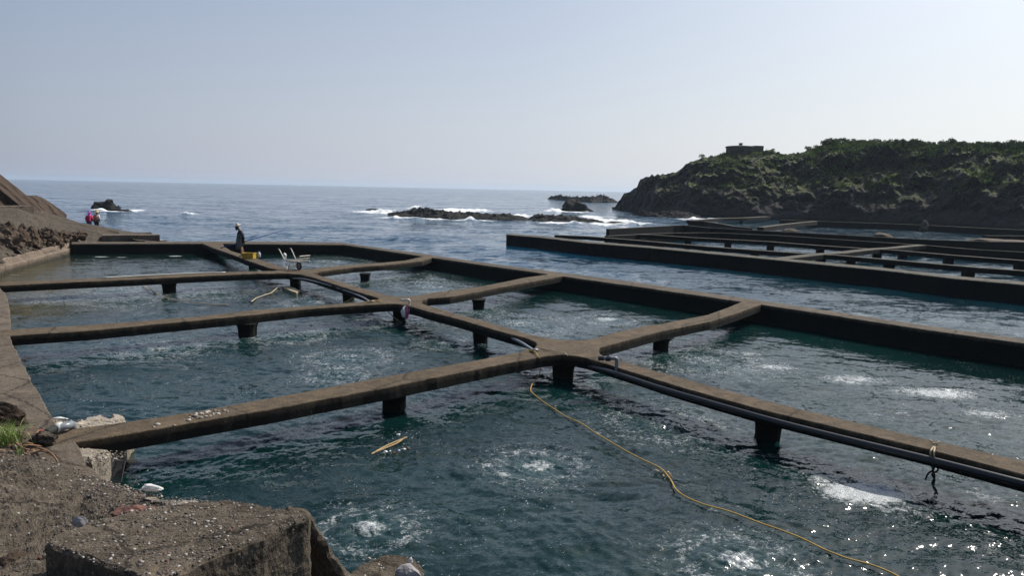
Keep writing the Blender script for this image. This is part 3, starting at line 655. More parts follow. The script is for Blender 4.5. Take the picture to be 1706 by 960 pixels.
for (px, py, sx, sy, sz, lb) in ((1317, 391, .9, .6, .45, 'small brown rubble block on the long wall, leftmost of the two wall blocks'), (1473, 399, 1.0, .6, .5, 'brown broken block on the long wall below the cliff middle')):
    p = at(px, py, .3); lump('concrete_rubble', (p.x, p.y, .5), sx, sy, sz, M['bank'], seed=px, sub=2, label=lb, cat='rubble')
p = at(1538, 386, 0); lump('concrete_post', (p.x, p.y, .45), .55, .5, 1.1, M['bank'], seed=5, sub=3, label='leaning brown post standing in the far pond under the cliff', cat='post', tilt=.1)
p = at(1668, 406, .3); lump('concrete_slab', (p.x, p.y, .5), 2.4, 2.0, .28, M['bank'], seed=9, sub=3, label='pale broken slab lying on the far wall near the right edge', cat='slab', rot=-.6)

# ------------------------------------------------------------------ headland
sil = [(1020, 349), (1024, 345), (1030, 336), (1038.5, 324), (1050, 318), (1062.5, 311.7), (1066.7, 300), (1087.5, 293), (1116.7, 291), (1133, 284.6), (1140, 279), (1152, 270), (1165, 266), (1173, 262.7), (1183, 265), (1197, 260), (1212.5, 256),
       (1240, 255.5), (1270, 253.5), (1287.5, 251), (1300, 255), (1312.5, 257), (1333, 255.5), (1345, 251), (1357, 247), (1374, 240), (1390.5, 237), (1436, 240), (1540, 243), (1620, 243), (1706, 244), (1800, 241), (1950, 235), (2300, 230)]
base = [(1020, 349), (1024, 350), (1060, 353), (1100, 357), (1150, 361), (1250, 365), (1350, 368.5), (1460, 372), (1537, 375.5), (1706, 384.5), (1950, 398), (2300, 415)]
def interp(tab, x): return float(np.interp(x, [a for a, b in tab], [b for a, b in tab]))
def hill_pt(px, v):
    """v 0 at the water line, 1 at the ridge, up to 2 on the far side"""
    yb = interp(base, px); p0 = at(px, yb, 0); d0 = p0.y
    ys = interp(sil, px); hgt_ratio = (hor(px) - ys) / FPX
    k = min(1, max(0, (px - 1020) / 140)); setb = 3 + 15 * k
    d1 = d0 + setb; p1 = atd(px, ys, d1); H = max(0.4, p1.z)
    if v <= 1:
        hz = H * (v ** 0.72 * 0.62 + 0.38 * v ** 2.2 if False else (0.12 * v + 0.88 * v ** 0.82)); dd = v ** 1.25
        # benches and gullies
        bn = noise.fractal(Vector((px * .012, v * 2.5, 1.0)), 1.0, 2.0, 4)
        p = p0.lerp(Vector((p1.x, p1.y, 0)), min(1, max(0, dd + 0.22 * bn * math.sin(math.pi * min(1, v))))); p.z = hz
    else:
        t = v - 1; p = Vector((p1.x, p1.y, 0)); dr = (p1 - CAM); dr.z = 0; dr.normalize()
        p += dr * (t * 70) + Vector((0, 0, 0)); p.z = H * (1 - t ** 2.2) - t * .8
        if t > 0.02: p.z -= 0.4
    return p
def hill_disp(p, v):
    q = Vector(p) * 0.16
    a = noise.ridged_multi_fractal(Vector((q.x, q.y, q.z * 1.2)), 0.9, 2.1, 6, 1.0, 2.0)
    b_ = noise.fractal(Vector(p) * 0.55, 0.9, 2.0, 5); c_ = noise.voronoi(Vector((p.x * .45, p.y * .45, p.z * .6)))[0]
    f = min(1, v * 5) * (1.0 if v < .9 else (.45 if v <= 1.001 else .5))
    big_ = noise.fractal(Vector((p.x * .07, p.y * .07, p.z * .05)), 1, 2, 3)
    out = Vector((-0.35, -1, 0.15)) * ((a - 1.0) * 1.0 + b_ * .7 + big_ * 3.2 + (c_[1] - c_[0]) * .9) * f
    up = Vector((0, 0, 1)) * ((0.55 if v < .9 else .3) * noise.fractal(Vector((p.x, p.y, 3)) * 0.8, 1.0, 2.0, 4) + 0.35 * (c_[1] - c_[0])) * (f if v < 1 else 1.0)
    return out + up
cols = [1020 + i * 1.6 for i in range(int((1800 - 1020) / 1.6))] + [1800 + i * 20 for i in range(26)]
rows = [-.06] + [i / 74 for i in range(75)] + [1.02, 1.05, 1.1, 1.16, 1.25, 1.4, 1.6, 1.8, 2.0]
HV = []; 
for px in cols:
    for v in rows:
        if v < 0: p = hill_pt(px, 0.0) + Vector((0, -.3, -1.5))
        else: p = hill_pt(px, v); p = p + hill_disp(p, v)
        HV.append(p)
nr_ = len(rows); HF = []
for i in range(len(cols) - 1):
    for j in range(nr_ - 1): a = i * nr_ + j; HF.append((a, a + nr_, a + nr_ + 1, a + 1))
hl = mk('headland', HV, HF, M['cliff']); tag(hl, kind='structure')
def hill_surface(px, v):
    p = hill_pt(px, v); return p + hill_disp(p, v)
# bunker on the crest
bd = hill_pt(1233, 1.0); sc = bd.y / FPX
root = empty('bunker', (bd.x, bd.y, bd.z)); tag(root, 'round grey concrete bunker with a low block beside it on the headland crest', 'bunker')
pc = atd(1233, 250, bd.y + 1); b_ = MB(); zb = bd.z - 1.5; zt = atd(1233, 244.2, bd.y + 1).z
prof = [(2.75, zb - pc.z), (2.72, zt - pc.z - .28), (2.86, zt - pc.z - .26), (2.86, zt - pc.z - .02), (2.6, zt - pc.z + .06), (0.9, zt - pc.z + .22), (.05, zt - pc.z + .24)]
b_.lathe(pc, prof, 28); b_.build('drum', M['bunker'], root)
b_ = MB(); pv_ = atd(1234, 242.5, bd.y + 1); b_.lathe((pv_.x, pv_.y, zt + .2), [(.35, 0), (.32, .35), (.45, .36), (.4, .5)], 12); b_.build('vent', M['bunker'], root)
p = atd(1261, 249, bd.y + .5); b_ = MB(); b_.box((p.x, p.y, p.z - .6), 1.95, 1.8, 2.6, rot=.1); b_.build('block', M['bunker'], root)
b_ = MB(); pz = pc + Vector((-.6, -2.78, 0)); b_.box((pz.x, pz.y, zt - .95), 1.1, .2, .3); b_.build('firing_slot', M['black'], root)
# shrubs along the crest: a few kinds, each copy its own object
def shrub_mesh(seed, spiky):
    rnd = random.Random(seed); vs = []; fs = []; mi = []
    heads = [(rnd.uniform(-.7, .7), rnd.uniform(-.5, .5), rnd.uniform(.35, 1.05), rnd.uniform(.35, .6)) for _ in range(6)]
    for hx, hy, hz, hr in heads:
        for k in range(46):
            th = rnd.uniform(0, 6.28); ph = math.acos(rnd.uniform(-.5, 1)); d = Vector((math.sin(ph) * math.cos(th), math.sin(ph) * math.sin(th), math.cos(ph)))
            r0 = hr * (rnd.uniform(.1, .5) if spiky else rnd.uniform(.5, 1)); L = hr * rnd.uniform(.6, 1.0) if spiky else rnd.uniform(.15, .28)
            c = Vector((hx, hy, hz)) + d * r0; side = d.cross(Vector((rnd.uniform(-1, 1), rnd.uniform(-1, 1), rnd.uniform(-1, 1)))).normalized() * (.045 if spiky else .09)
            dr = d if spiky else (d + Vector((rnd.uniform(-1, 1), rnd.uniform(-1, 1), rnd.uniform(-.6, .9)))).normalized()
            tip = c + dr * L + Vector((0, 0, -.25 * L if spiky else 0)); n0 = len(vs)
            vs += [c - side * .6, c + side * .6, c.lerp(tip, .5) + side + Vector((0, 0, .03)), tip, c.lerp(tip, .5) - side + Vector((0, 0, .03))]
            fs.append((n0, n0 + 1, n0 + 2, n0 + 3, n0 + 4)); mi.append(rnd.choice((0, 0, 1, 2)))
    me_l = (vs, fs, mi)
    t = MB()
    for hx, hy, hz, hr in heads: t.tube([(0, 0, -.5), (hx * .4, hy * .4, hz * .4), (hx, hy, hz)], [.06, .045, .03], 5)
    return me_l, t
protos = []
for s in range(4):
    (vs_, fs_, mi_), tr = shrub_mesh(40 + s, s < 2)
    root = empty('shrub', (0, 0, 0)); root['_local'] = 1
    mk('foliage', vs_, fs_, [M['leafA'], M['leafB'], M['leafC']], root, None, False, mi_); tr.build('stem', M['bark'], root)
    protos.append(root)
def copy_tree(o, loc, rz, sc):
    c = o.copy(); C.objects.link(c); c.location = loc; c.rotation_euler = (0, 0, rz); c.scale = (sc, sc, sc)
    for ch in list(o.children):
        k = ch.copy(); C.objects.link(k); k.parent = c
    return c
rnd = random.Random(11); used = set(); spots = []
for i in range(72): spots.append((1372 + i * 5.7 + rnd.uniform(-2, 2), rnd.uniform(.975, 1.02), rnd.uniform(.5, .95), 0))
for i in range(56): spots.append((rnd.uniform(1378, 1760), rnd.uniform(.86, .97), rnd.uniform(.5, .8), 0))
for i in range(20):
    t = rnd.random(); spots.append((rnd.uniform(1395, 1490) , .60 + rnd.random() * .26, rnd.uniform(.5, .85), 1))
for (px, v) in ((1170, 1.0), (1288, .995), (1296, .99), (1220, .93), (1275, .95), (1330, .98), (1345, 1.0), (1185, .98), (1360, 1.0)): spots.append((px, v, rnd.uniform(.45, .65), 2))
lab = ['green leafy shrub in the dense band along the top of the headland', 'green shrub growing in the gully below the crest of the headland', 'small low shrub on the bare left part of the headland crest']
grp = ['shrubs along the headland crest', 'shrubs in the headland gully', 'low shrubs on the bare crest']
for (px, v, s_, kind_) in spots:
    k = rnd.randrange(4); p = hill_surface(px, v) - Vector((0, 0, .15))
    if k not in used: used.add(k); o = protos[k]; o.location = p; o.rotation_euler = (0, 0, rnd.uniform(0, 6)); o.scale = (s_,) * 3
    else: o = copy_tree(protos[k], p, rnd.uniform(0, 6.28), s_)
    tag(o, lab[kind_], 'shrub', grp[kind_])
for o in protos:
    if '_local' in o: del o['_local']
for o in bpy.data.objects:
    if '_local' in o: del o['_local']
# grass and creepers on the ledges of the cliff (stuff)
vs_ = []; fs_ = []; mi_ = []
cl_ = [(rnd.uniform(1130, 1760), rnd.uniform(.35, 1.0), rnd.uniform(4, 16), rnd.uniform(.02, .05)) for _ in range(70)]
for _ in range(11000):
    if rnd.random() < .45: px = rnd.uniform(1350, 1800); v = rnd.uniform(.88, 1.02)
    else: c = cl_[rnd.randrange(len(cl_))]; px = rnd.gauss(c[0], c[2]); v = min(1.0, rnd.gauss(c[1], c[3]))
    if px < 1060 or v < .2: continue
    p = hill_surface(px, v); h = rnd.uniform(.12, .38); a = rnd.uniform(0, 6.28); sd = Vector((math.cos(a), math.sin(a), 0)) * rnd.uniform(.06, .14)
    tip = p + Vector((rnd.uniform(-.2, .2), rnd.uniform(-.3, .05), h)); n0 = len(vs_); vs_ += [p - sd, p + sd, tip + sd * .6, tip - sd * .6]; fs_.append((n0, n0 + 1, n0 + 2, n0 + 3)); mi_.append(rnd.choice((0, 1, 1, 2)))
g_ = mk('grass', vs_, fs_, [M['leafA'], M['leafB'], M['leafC']], None, None, False, mi_); tag(g_, 'short green grass and creepers on the ledges of the headland', 'grass', None, 'stuff')

# ------------------------------------------------------------------ reefs and rocks in the sea
def reef(label, pts, halfd, hmax, seed, group=None, mat='reef', name='reef'):
    """pts: (px, waterline py, height factor) along the reef"""
    P = [(at(a, b, 0), h) for a, b, h in pts]; L = [0]
    for i in range(1, len(P)): L.append(L[-1] + (P[i][0] - P[i - 1][0]).length)
    nu = max(12, int(L[-1] / .22)); nv = 26; vs = []; fs = []
    for i in range(nu + 1):
        s = L[-1] * i / nu; x_ = float(np.interp(s, L, [p[0].x for p in P])); y_ = float(np.interp(s, L, [p[0].y for p in P])); h_ = float(np.interp(s, L, [p[1] for p in P]))
        e = min(1, 9 * i / nu, 9 * (1 - i / nu)) ** .5
        for j in range(nv + 1):
            t = j / nv * 2 - 1; wv_ = halfd * (1 + .5 * noise.noise(Vector((s * .25, seed, 0))))
            q = Vector((x_ + .3 * noise.noise(Vector((s, t * 3, seed))), y_ + halfd + t * wv_, 0))
            n_ = noise.ridged_multi_fractal(Vector((q.x * .28 + q.y * .1, q.y * .8, seed)), .8, 2.2, 6, 1.0, 2.0)
            n2_ = noise.fractal(Vector((q.x * 1.1, q.y * 1.6, seed)), .9, 2, 4)
            z_ = 1.0 * hmax * h_ * e * (max(0, 1 - t * t) ** .35) * (.75 + .25 * t) * (.26 + .42 * n_ + .4 * n2_) - .2 - (.8 if abs(t) > .98 else 0)
            q.z = z_; vs.append(q)
    for i in range(nu):
        for j in range(nv): a = i * (nv + 1) + j; fs.append((a, a + nv + 1, a + nv + 2, a + 1))
    o = mk(name, vs, fs, M[mat], None, (P[0][0].x, P[0][0].y, 0)); tag(o, label, 'reef' if name == 'reef' else 'rock', group); return o
reef('long low jagged black reef washed by white surf in the middle of the bay', [(636, 358, .5), (660, 362, .9), (690, 362, 1.5), (715, 363, 1.35), (750, 364.5, 1.15), (790, 366, 1.05), (830, 367, 1.0), (860, 368, .95), (890, 368.8, .7)], 3.2, 1.15, 3.1)
reef('shorter low black reef at the right end of the long jagged one', [(876, 368, .8), (900, 369, 1.2), (925, 369.5, 1.15), (955, 370, 1.0), (990, 371, .8), (1015, 371.6, .5)], 2.4, 1.05, 7.7)
reef('tiny flat rock tip at the left end of the surf line', [(606, 350, .5), (618, 351, .9), (640, 352, .6)], 1.5, .8, 2.2)
reef('far dark reef on the horizon beside the tip of the headland', [(914, 332, .5), (935, 334, 1.0), (958, 336, .8), (985, 337.5, 1.0), (1010, 337.8, 1.2), (1034, 337.8, 1.0)], 8, 3.0, 9.4)
reef('low black rocks in white water at the foot of the headland', [(1055, 358, .4), (1075, 360.5, 1.0), (1100, 362, 1.0), (1130, 363, 1.1), (1160, 364, .9), (1180, 365, .5)], 3, 1.5, 12.3)
reef('thin flat line of rocks awash behind the right hand ponds', [(990, 372.5, .6), (1010, 373, .9), (1030, 373.6, .9), (1052, 374, .5)], 1.4, .6, 15.3)
def searock(label, px, py, sx, sz, sy, seed, zc=0.1, cat='rock', sub=4, extra=()):
    p = at(px, py, 0); root = empty('sea_rock', (p.x, p.y, 0)); tag(root, label, cat)
    lump('boulder', (p.x, p.y + sy * .6, zc), sx, sy, sz, M['reef'], seed, sub, .35, parent=root)
    for k, (dx, dy, s1, s2) in enumerate(extra): lump('boulder', (p.x + dx, p.y + dy, 0), s1, s1 * .9, s2, M['reef'], seed + k + 1, 3, .4, parent=root)
searock('dark double humped rock in the surf beyond the two people on the left', 172, 351, 1.9, 1.5, 1.6, 21, .1, extra=((2.0, -.3, 1.0, .95), (2.4, -1.6, 1.3, .5), (3.8, -1.6, 1.2, .35)))
searock('single domed black rock standing in the water before the headland tip', 957, 352, 2.9, 2.6, 2.2, 33, -.1, extra=((2.6, -.3, 1.4, .9), (-2.0, 0, 1.2, .9)))

# ------------------------------------------------------------------ haze
hb = MB(); S_ = 6300; z0, z1 = -4.2, 24.0
hb.box((0, 0, (z0 + z1) / 2), 2 * S_, 2 * S_, z1 - z0)
hm = bpy.data.materials.new('haze'); hm.use_nodes = True; hn = hm.node_tree; hn.nodes.clear()
ho = hn.nodes.new('ShaderNodeOutputMaterial'); hv = hn.nodes.new('ShaderNodeVolumePrincipled'); hn.links.new(hv.outputs[0], ho.inputs['Volume'])
hv.inputs['Color'].default_value = (0.72, 0.86, 1.0, 1); hv.inputs['Density'].default_value = 0.00016; hv.inputs['Anisotropy'].default_value = 0.3
hz_o = hb.build('haze', hm); tag(hz_o, kind='stuff')

# ------------------------------------------------------------------ left bank in the distance
def lerp_tab(tab, x, k): return float(np.interp(x, [t[0] for t in tab], [t[k] for t in tab]))
cb = [(-160, 500), (-60, 476), (0, 460.6), (13, 455.5), (75, 437), (100, 430), (121, 423)]
def curb():
    P = []
    for a, b in cb: P.append(at(a, b, 0))
    S = smooth_path(P, 8); vs = []; fs = []
    prof = [(-1.5, 0), (.33, 0.0), (.36, .05), (.375, .13), (.63, .17), (.66, .22), (.66, .66), (-1.0, .7)]
    for i, p in enumerate(S):
        t = (S[min(i + 1, len(S) - 1)] - S[max(i - 1, 0)]).normalized(); q = Vector((-t.y, t.x, 0))
        for z, o in prof:
            j = .02 * noise.noise(Vector((p.x * 1.5, p.y * 1.5, z * 3))); vs.append(p + q * (o + j) + Vector((0, 0, z + j)))
    k = len(prof)
    for i in range(len(S) - 1):
        for j in range(k - 1): a = i * k + j; fs.append((a, a + k, a + k + 1, a + 1))
    o = mk('bank_wall', vs, fs, M['curb'], None, tuple(P[3])); tag(o, 'stepped pale brown kerb wall at the far left corner of the near pond, lit by the sun', 'wall', 'walls of the near pond bank')
curb()
crest = [(-220, 325, 46), (0, 343, 47), (30, 345, 48), (50, 350, 49), (75, 361, 50), (110, 369, 51), (150, 377, 52), (180, 383.5, 53), (195, 388, 53), (210, 395, 51), (225, 401, 48), (262, 406, 46)]
foot = [(-220, 520, .7), (0, 430.6, .7), (13, 429.7, .66), (75, 416.6, .6), (122, 405.5, .55), (180, 405, .3), (225, 410, .0), (262, 414, -.3)]
vs = []; fs = []; nC, nT = 190, 60
for i in range(nC):
    px = -220 + 482 * i / (nC - 1)
    c = atd(px, lerp_tab(crest, px, 1), lerp_tab(crest, px, 2)); f_ = at(px, lerp_tab(foot, px, 1) - 1, lerp_tab(foot, px, 2))
    f_ += Vector((0, .35, -.08))
    for j in range(nT):
        t = j / (nT - 1)
        if t < .7:
            s = t / .7; p = f_.lerp(c, s)
            rocky = max(0, 1 - max(0, (px - 100) / 60)) * max(0, 1 - (s / (.5 if px < 90 else .32)) ** 2)
            p.z = f_.z + (c.z - f_.z) * (s ** 1.0 if px > 120 else (s ** .75))
            n_ = noise.ridged_multi_fractal(p * .9, .8, 2.1, 5, 1.0, 2.0) - 1.1; n2_ = noise.fractal(p * 2.5, 1, 2, 4)
            p += Vector((.2, -1, .35)) * (rocky * (.45 * n_ + .25 * n2_)) + Vector((0, 0, .05 * n2_ + .06 * math.sin(s * 16 + px * .02) * (1 - rocky)))
        else:
            s = (t - .7) / .3; p = c + Vector((0, 14 * s, -(c.z + 1.4) * s ** 1.3)); p.z += .12 * noise.fractal(p * .8, 1, 2, 4)
            if 90 < px < 165: p.z = min(c.z, max(p.z, .25 if s < .55 else p.z))
        vs.append(p)
for i in range(nC - 1):
    for j in range(nT - 1): a = i * nT + j; fs.append((a, a + nT, a + nT + 1, a + 1))
nb = mk('sloping_bank', vs, fs, M['slope']); tag(nb, kind='structure')
wall('short low concrete breakwater stub behind the left end of the back wall', [(170, 389.5), (200, 389.3), (264, 390.3), (266, 391.8), (200, 392), (170, 392.5)], .75, 'bank', name='breakwater')
def slab_stack(label, px, py, d, L, H, n, tilt, seed):
    """a pile of parallel tilted rock beds; (px,py) is the middle of the upper face"""
    c = atd(px, py, d); b_ = MB(); r_ = random.Random(seed); ax = Vector((math.cos(tilt), 0, -math.sin(tilt))); up = Vector((math.sin(tilt), 0, math.cos(tilt)))
    for i in range(n):
        th = H / n * r_.uniform(.8, 1.25); L2 = L * r_.uniform(.8, 1.08); W_ = r_.uniform(1.6, 2.6); o_ = c - up * (i + .5) * H / n + ax * r_.uniform(-.25, .2) * L * .3 + Vector((0, -.16 * i + r_.uniform(-.2, .2), 0))
        bm = bmesh.new(); bmesh.ops.create_cube(bm, size=1); bmesh.ops.subdivide_edges(bm, edges=bm.edges[:], cuts=11, use_grid_fill=True)
        vs = []
        for v in bm.verts:
            q = v.co.copy(); e = max(0, abs(q.x) * 2 - .8) * 5; q.z *= (1 - .3 * e * e); q.y *= (1 - .25 * e)
            w_ = o_ + ax * q.x * L2 + Vector((0, 1, 0)) * q.y * W_ + up * q.z * th * 1.25
            nn_ = noise.fractal(w_ * 1.6 + Vector((seed, i, 0)), 1, 2, 5); n2 = noise.noise(w_ * .6 + Vector((0, i * 3, seed)))
            vs.append(w_ + up * (.09 * nn_ + .07 * n2) + Vector((0, -1, 0)) * .16 * nn_)
        b_.add(vs, [tuple(v.index for v in f.verts) for f in bm.faces]); bm.free()
    o = b_.build('rock_slab', [M['brownrock']], None, tuple(c)); return tag(o, label, 'rock')
slab_stack('large tilted layered brown rock at the far left edge', 12, 314, 51, 6.6, 2.6, 5, .67, 3)
slab_stack('smaller tilted brown rock slab right of the large one', 79, 346, 53, 2.6, .8, 2, .62, 6)
slab_stack('small brown rock between the two tilted slabs', 58, 349, 52, 1.5, .6, 2, .55, 9)
p0 = atd(-60, 339, 45.5); p1 = atd(50, 352, 48.5); b_ = MB()
pm = (p0 + p1) / 2; L = (p1 - p0).length; b_.box((pm.x, pm.y, pm.z - .35), L, 1.0, .9, rot=math.atan2(p1.y - p0.y, p1.x - p0.x)); tr_ = b_.build('concrete_terrace', M['curb'], None, (pm.x, pm.y, pm.z - .8))
tag(tr_, 'low grey concrete terrace wall below the tilted brown rock slabs', 'wall')
bl = [(8, 414, .8, .8), (32, 408, .65, .7), (52, 402, .55, .75), (70, 403, .7, .6), (88, 398, .45, .5), (104, 396, .6, .4), (120, 394, .6, .35), (16, 392, .6, .6), (134, 393, .5, .3), (80, 390, .5, .4), (-12, 400, 1.0, 1.0), (3, 426, .5, .35), (60, 413, .4, .3), (94, 406, .35, .3), (42, 392, .5, .5)]
for i, (px, py, s, h) in enumerate(bl):
    t = min(1, max(0, (lerp_tab(foot, px, 1) - py) / 40)); d = at(px, lerp_tab(foot, px, 1), .65).y + .6 + 4 * t; p = atd(px, py, d)
    lump('rock', p, s, s * .8, h, M['bankrock'], 50 + i, 4, .5, label={1: 'tall brown rock in the middle of the pile above the stepped kerb wall', 10: 'biggest brown rock of the pile, cut by the left edge', 8: 'lowest rock at the right end of the pile above the kerb wall'}.get(i, 'brown rock among the rocks above the stepped kerb wall'), cat='rock', group='brown rocks above the stepped kerb wall', rot=i)

# ------------------------------------------------------------------ near bank, foreground
wall('wide brown concrete bank wall along the left edge of the near pond', [(-300, 440), (-60, 466), (0, 479), (8, 488), (12, 498), (15, 511), (18, 539), (16, 553), (17, 563), (26, 584), (49, 627.5), (79, 680), (92, 702), (112, 722), (126, 737), (133, 746), (137, 755), (144, 774), (156, 781), (169, 798),
    (200, 840), (150, 880), (-100, 900), (-500, 900), (-700, 700)], ZW - .004, 'bank', name='bank_wall', group=None)
def roughen(o, cuts, amp, freq):
    bm = bmesh.new(); bm.from_mesh(o.data)
    bmesh.ops.triangulate(bm, faces=bm.faces)
    for _ in range(8):
        es = [e for e in bm.edges if e.calc_length() > cuts]
        if not es or len(bm.verts) > 60000: break
        bmesh.ops.subdivide_edges(bm, edges=es, cuts=1, use_grid_fill=False); bmesh.ops.triangulate(bm, faces=bm.faces)
    bm.normal_update()
    l = o.location
    mv = [(v, v.normal.copy()) for v in bm.verts]
    for v, nn_ in mv:
        w_ = v.co + l; v.co += nn_ * amp * (noise.fractal(w_ * freq, .9, 2, 5) + .6 * noise.noise(w_ * freq * .3))
    bm.to_mesh(o.data); bm.free()
def gslab(label, outline, z):
    zz = {(160, 695): .3, (172, 699): .2, (180, 706): .2, (187, 699): .17, (208, 699): .12, (209, 706): .12, (200, 720): .12, (222, 742): .1, (205, 765): .12, (200, 771): .13, (155, 779): .42}
    c = at(*outline[0], z); o = slab('gravel', [at(a, b, zz.get((a, b), .5 if z < .14 else z)) for a, b in outline], z, 1.2, M['gravel'], None, (c.x, c.y, 0), step=.07, jit=.06, ch=.06, world=True); return tag(o, label, 'gravel', None, 'stuff')
PA = [(80, 703), (100, 699), (125, 700), (160, 695), (172, 699), (180, 706), (187, 699), (208, 699), (209, 706), (200, 720), (222, 742), (205, 765), (200, 771), (155, 779), (130, 770), (80, 730)]
PB = [(160, 795), (190, 806), (205, 807), (230, 816), (262, 818), (275, 829), (320, 830), (350, 837), (400, 850), (400, 880), (250, 870), (150, 830)]
gA = gslab('pale gravel heap washed up at both sides of the nearest left walkway', PA, .13); gB = gslab('pale gravel strip at the foot of the rough concrete ground', PB, .15)
Bn = [(-500, 728, .57), (-200, 734, .57), (0, 744, .57), (40, 752, .59), (80, 764, .62), (120, 780, .66), (169, 799, .7), (190, 807, .8), (215, 815, .9), (245, 828, 1.05), (290, 840, 1.15), (330, 844, 1.2), (345, 875, 1.1), (310, 915, 1.0), (280, 960, .9), (300, 1040, .85), (420, 1150, .8)]
An = [(-900, 800, .8), (-950, 850, .8), (-1000, 950, .85), (-900, 1050, .9), (-900, 1100, .95), (-850, 1200, 1.0), (-800, 1300, 1.0), (-700, 1400, 1.0), (-600, 1500, 1.0), (-400, 1600, 1.1), (-200, 1700, 1.1), (0, 1800, 1.1), (200, 1850, 1.1), (300, 1850, 1.0), (400, 1850, .9), (600, 1800, .8), (900, 1700, .7)]
B3 = [at(a, b, c + .08) for a, b, c in Bn]; A3 = [at(a, b, c + .08) for a, b, c in An]
nU, nT = 300, 330
idx = np.linspace(0, len(B3) - 1, nU)
idx = np.interp(np.linspace(0, 1, nU), [0, .04, .12, 1], [0, 1, 2, len(B3) - 1])
def ground_base(u, t):
    i = min(int(u), len(B3) - 2); f_ = u - i
    return B3[i].lerp(B3[i + 1], f_).lerp(A3[i].lerp(A3[i + 1], f_), t)
def ground_pt(u, t):
    p = ground_base(u, t)
    e = min(1, t * 12)
    r_ = noise.fractal(p * 2.2, 1, 2, 4); r2_ = noise.fractal(p * 11, .9, 2, 4); c_ = noise.voronoi(p * 5.5)[0]
    p = p + Vector((0, 0, e * (.05 * r_ + .022 * r2_ - .035 * (1 - min(1, c_[0] * 2.2)) * -1) - .02))
    if t < .002: p += Vector((.06 * r_ + .03 * r2_, .06 * r2_, 0))
    return p
vs = []; fs = []
for i in range(nU):
    for j in range(-1, nT):
        if j < 0: q = ground_pt(idx[i], 0); q = q - Vector((-.05, -.02, 2.0)); vs.append(q)
        else: vs.append(ground_pt(idx[i], (j / (nT - 1)) ** 1.9))
k = nT + 1
for i in range(nU - 1):
    for j in range(k - 1): a = i * k + j; fs.append((a, a + 1, a + k + 1, a + k))
gr = mk('ground', vs, fs, M['rough']); tag(gr, kind='structure')
# the broken concrete block
ZB = 1.38
blk = [(76, 904), (95, 890), (140, 872), (190, 858), (250, 845), (300, 838), (345, 834), (380, 832), (405, 834), (440, 843), (480, 850), (508, 853), (514, 857), (512, 863), (475, 878), (437, 897), (400, 910), (330, 938), (264, 971), (232, 960), (197, 948), (150, 934), (105, 917), (82, 909)]
c = at(300, 900, ZB)
bo = slab('concrete_block', blk, ZB, 2.2, M['rough'], None, (c.x, c.y, ZB - .6), step=.05, jit=.028, ch=.03)
tag(bo, 'big broken block of pebbly brown concrete in the lower left foreground', 'concrete block')
# rough subdivided faces for the block's sides and top
roughen(bo, .05, .011, 11)
xa = at(500, 885, .95).x; xb = at(600, 935, .6).x
def zslope(p): return 1.0 + (.52 - 1.0) * min(1, max(0, (p.x - xa) / (xb - xa)))
o = slab('concrete_footing', [(480, 872), (512, 878), (535, 891), (560, 907), (590, 923), (605, 934), (604, 944), (585, 940), (555, 922), (530, 906), (503, 893), (470, 890)], .8, 2.0, M['rough'], None, (at(540, 920, .8).x, at(540, 920, .8).y, 0), step=.05, jit=.04, ch=.04, zfn=zslope)
tag(o, 'dark rough concrete footing sloping down to the right of the broken block', 'concrete footing'); roughen(o, .06, .03, 7)
o = slab('concrete_footing', [(572, 955), (600, 934), (640, 927), (660, 924), (682, 930), (700, 940), (707, 952), (704, 972), (650, 1000), (590, 990)], .5, 1.6, M['rough'], None, (at(650, 950, .5).x, at(650, 950, .5).y, 0), step=.05, jit=.04, ch=.04)
tag(o, 'low rounded lump of pebbly concrete at the bottom edge beside the water', 'concrete footing'); roughen(o, .06, .03, 7)

# the heap rises towards the walkway that it leans against
bA, bB = at(92, 702, ZW), at(169, 798, ZW)
def heap(q):
    d = (bB - bA); d.z = 0; d.normalize(); w_ = Vector((q.x - bA.x, q.y - bA.y, 0)); dist = abs(w_.x * d.y - w_.y * d.x)
    return .42 * min(1, max(0, 1 - dist / 1.5)) if q.x < 0 else 0
roughen(gA, .09, .015, 8); roughen(gB, .09, .02, 8)
for v in gA.data.vertices:
    if v.co.z > 0: v.co.z += heap(v.co + gA.location)
# loose pebbles (stuff)
ico = bmesh.new(); bmesh.ops.create_icosphere(ico, subdivisions=1, radius=1); IV = [v.co.copy() for v in ico.verts]; IF = [tuple(v.index for v in f.verts) for f in ico.faces]; ico.free()
def pebbles(label, pts, smin, smax, mats, wts, flat=.55, name='pebbles'):
    vs = []; fs = []; mi = []; r_ = random.Random(len(pts))
    for p in pts:
        s = smin + (smax - smin) * r_.random() ** 3.2; a = r_.uniform(0, 6.28); ex = r_.uniform(.6, 1.0)
        Mr = Matrix.Rotation(a, 3, 'Z') @ Matrix.Rotation(r_.uniform(-.5, .5), 3, 'X'); n0 = len(vs); o_ = Vector((r_.random() * 9, r_.random() * 9, 0))
        for v in IV:
            q = v * (1 + .5 * noise.noise(v * 1.6 + o_)); vs.append(Mr @ Vector((q.x * s, q.y * s * ex, q.z * s * flat)) + p + Vector((0, 0, s * flat * .05)))
        fs += [tuple(i + n0 for i in f) for f in IF]; mi += [r_.choices(range(len(mats)), wts)[0]] * len(IF)
    o = mk(name, vs, fs, mats, None, None, True, mi); tag(o, label, 'pebbles', None, 'stuff')
r_ = random.Random(5); pts = []
while len(pts) < 7000:
    u = r_.uniform(1.9, 14.5); t = r_.random() ** 2.2 * .7; pts.append(ground_pt(u, t))
PM = [M['pebA'], M['pebB'], M['pebC'], M['pebD']]
pebbles('loose grey and brown pebbles on the rough ground of the lower left corner', pts, .004, .024, PM, (4, 8, .9, .7))
def in2(px, py, poly): return bool(inpoly(np.array([float(px)]), np.array([float(py)]), poly)[0])
pts = []
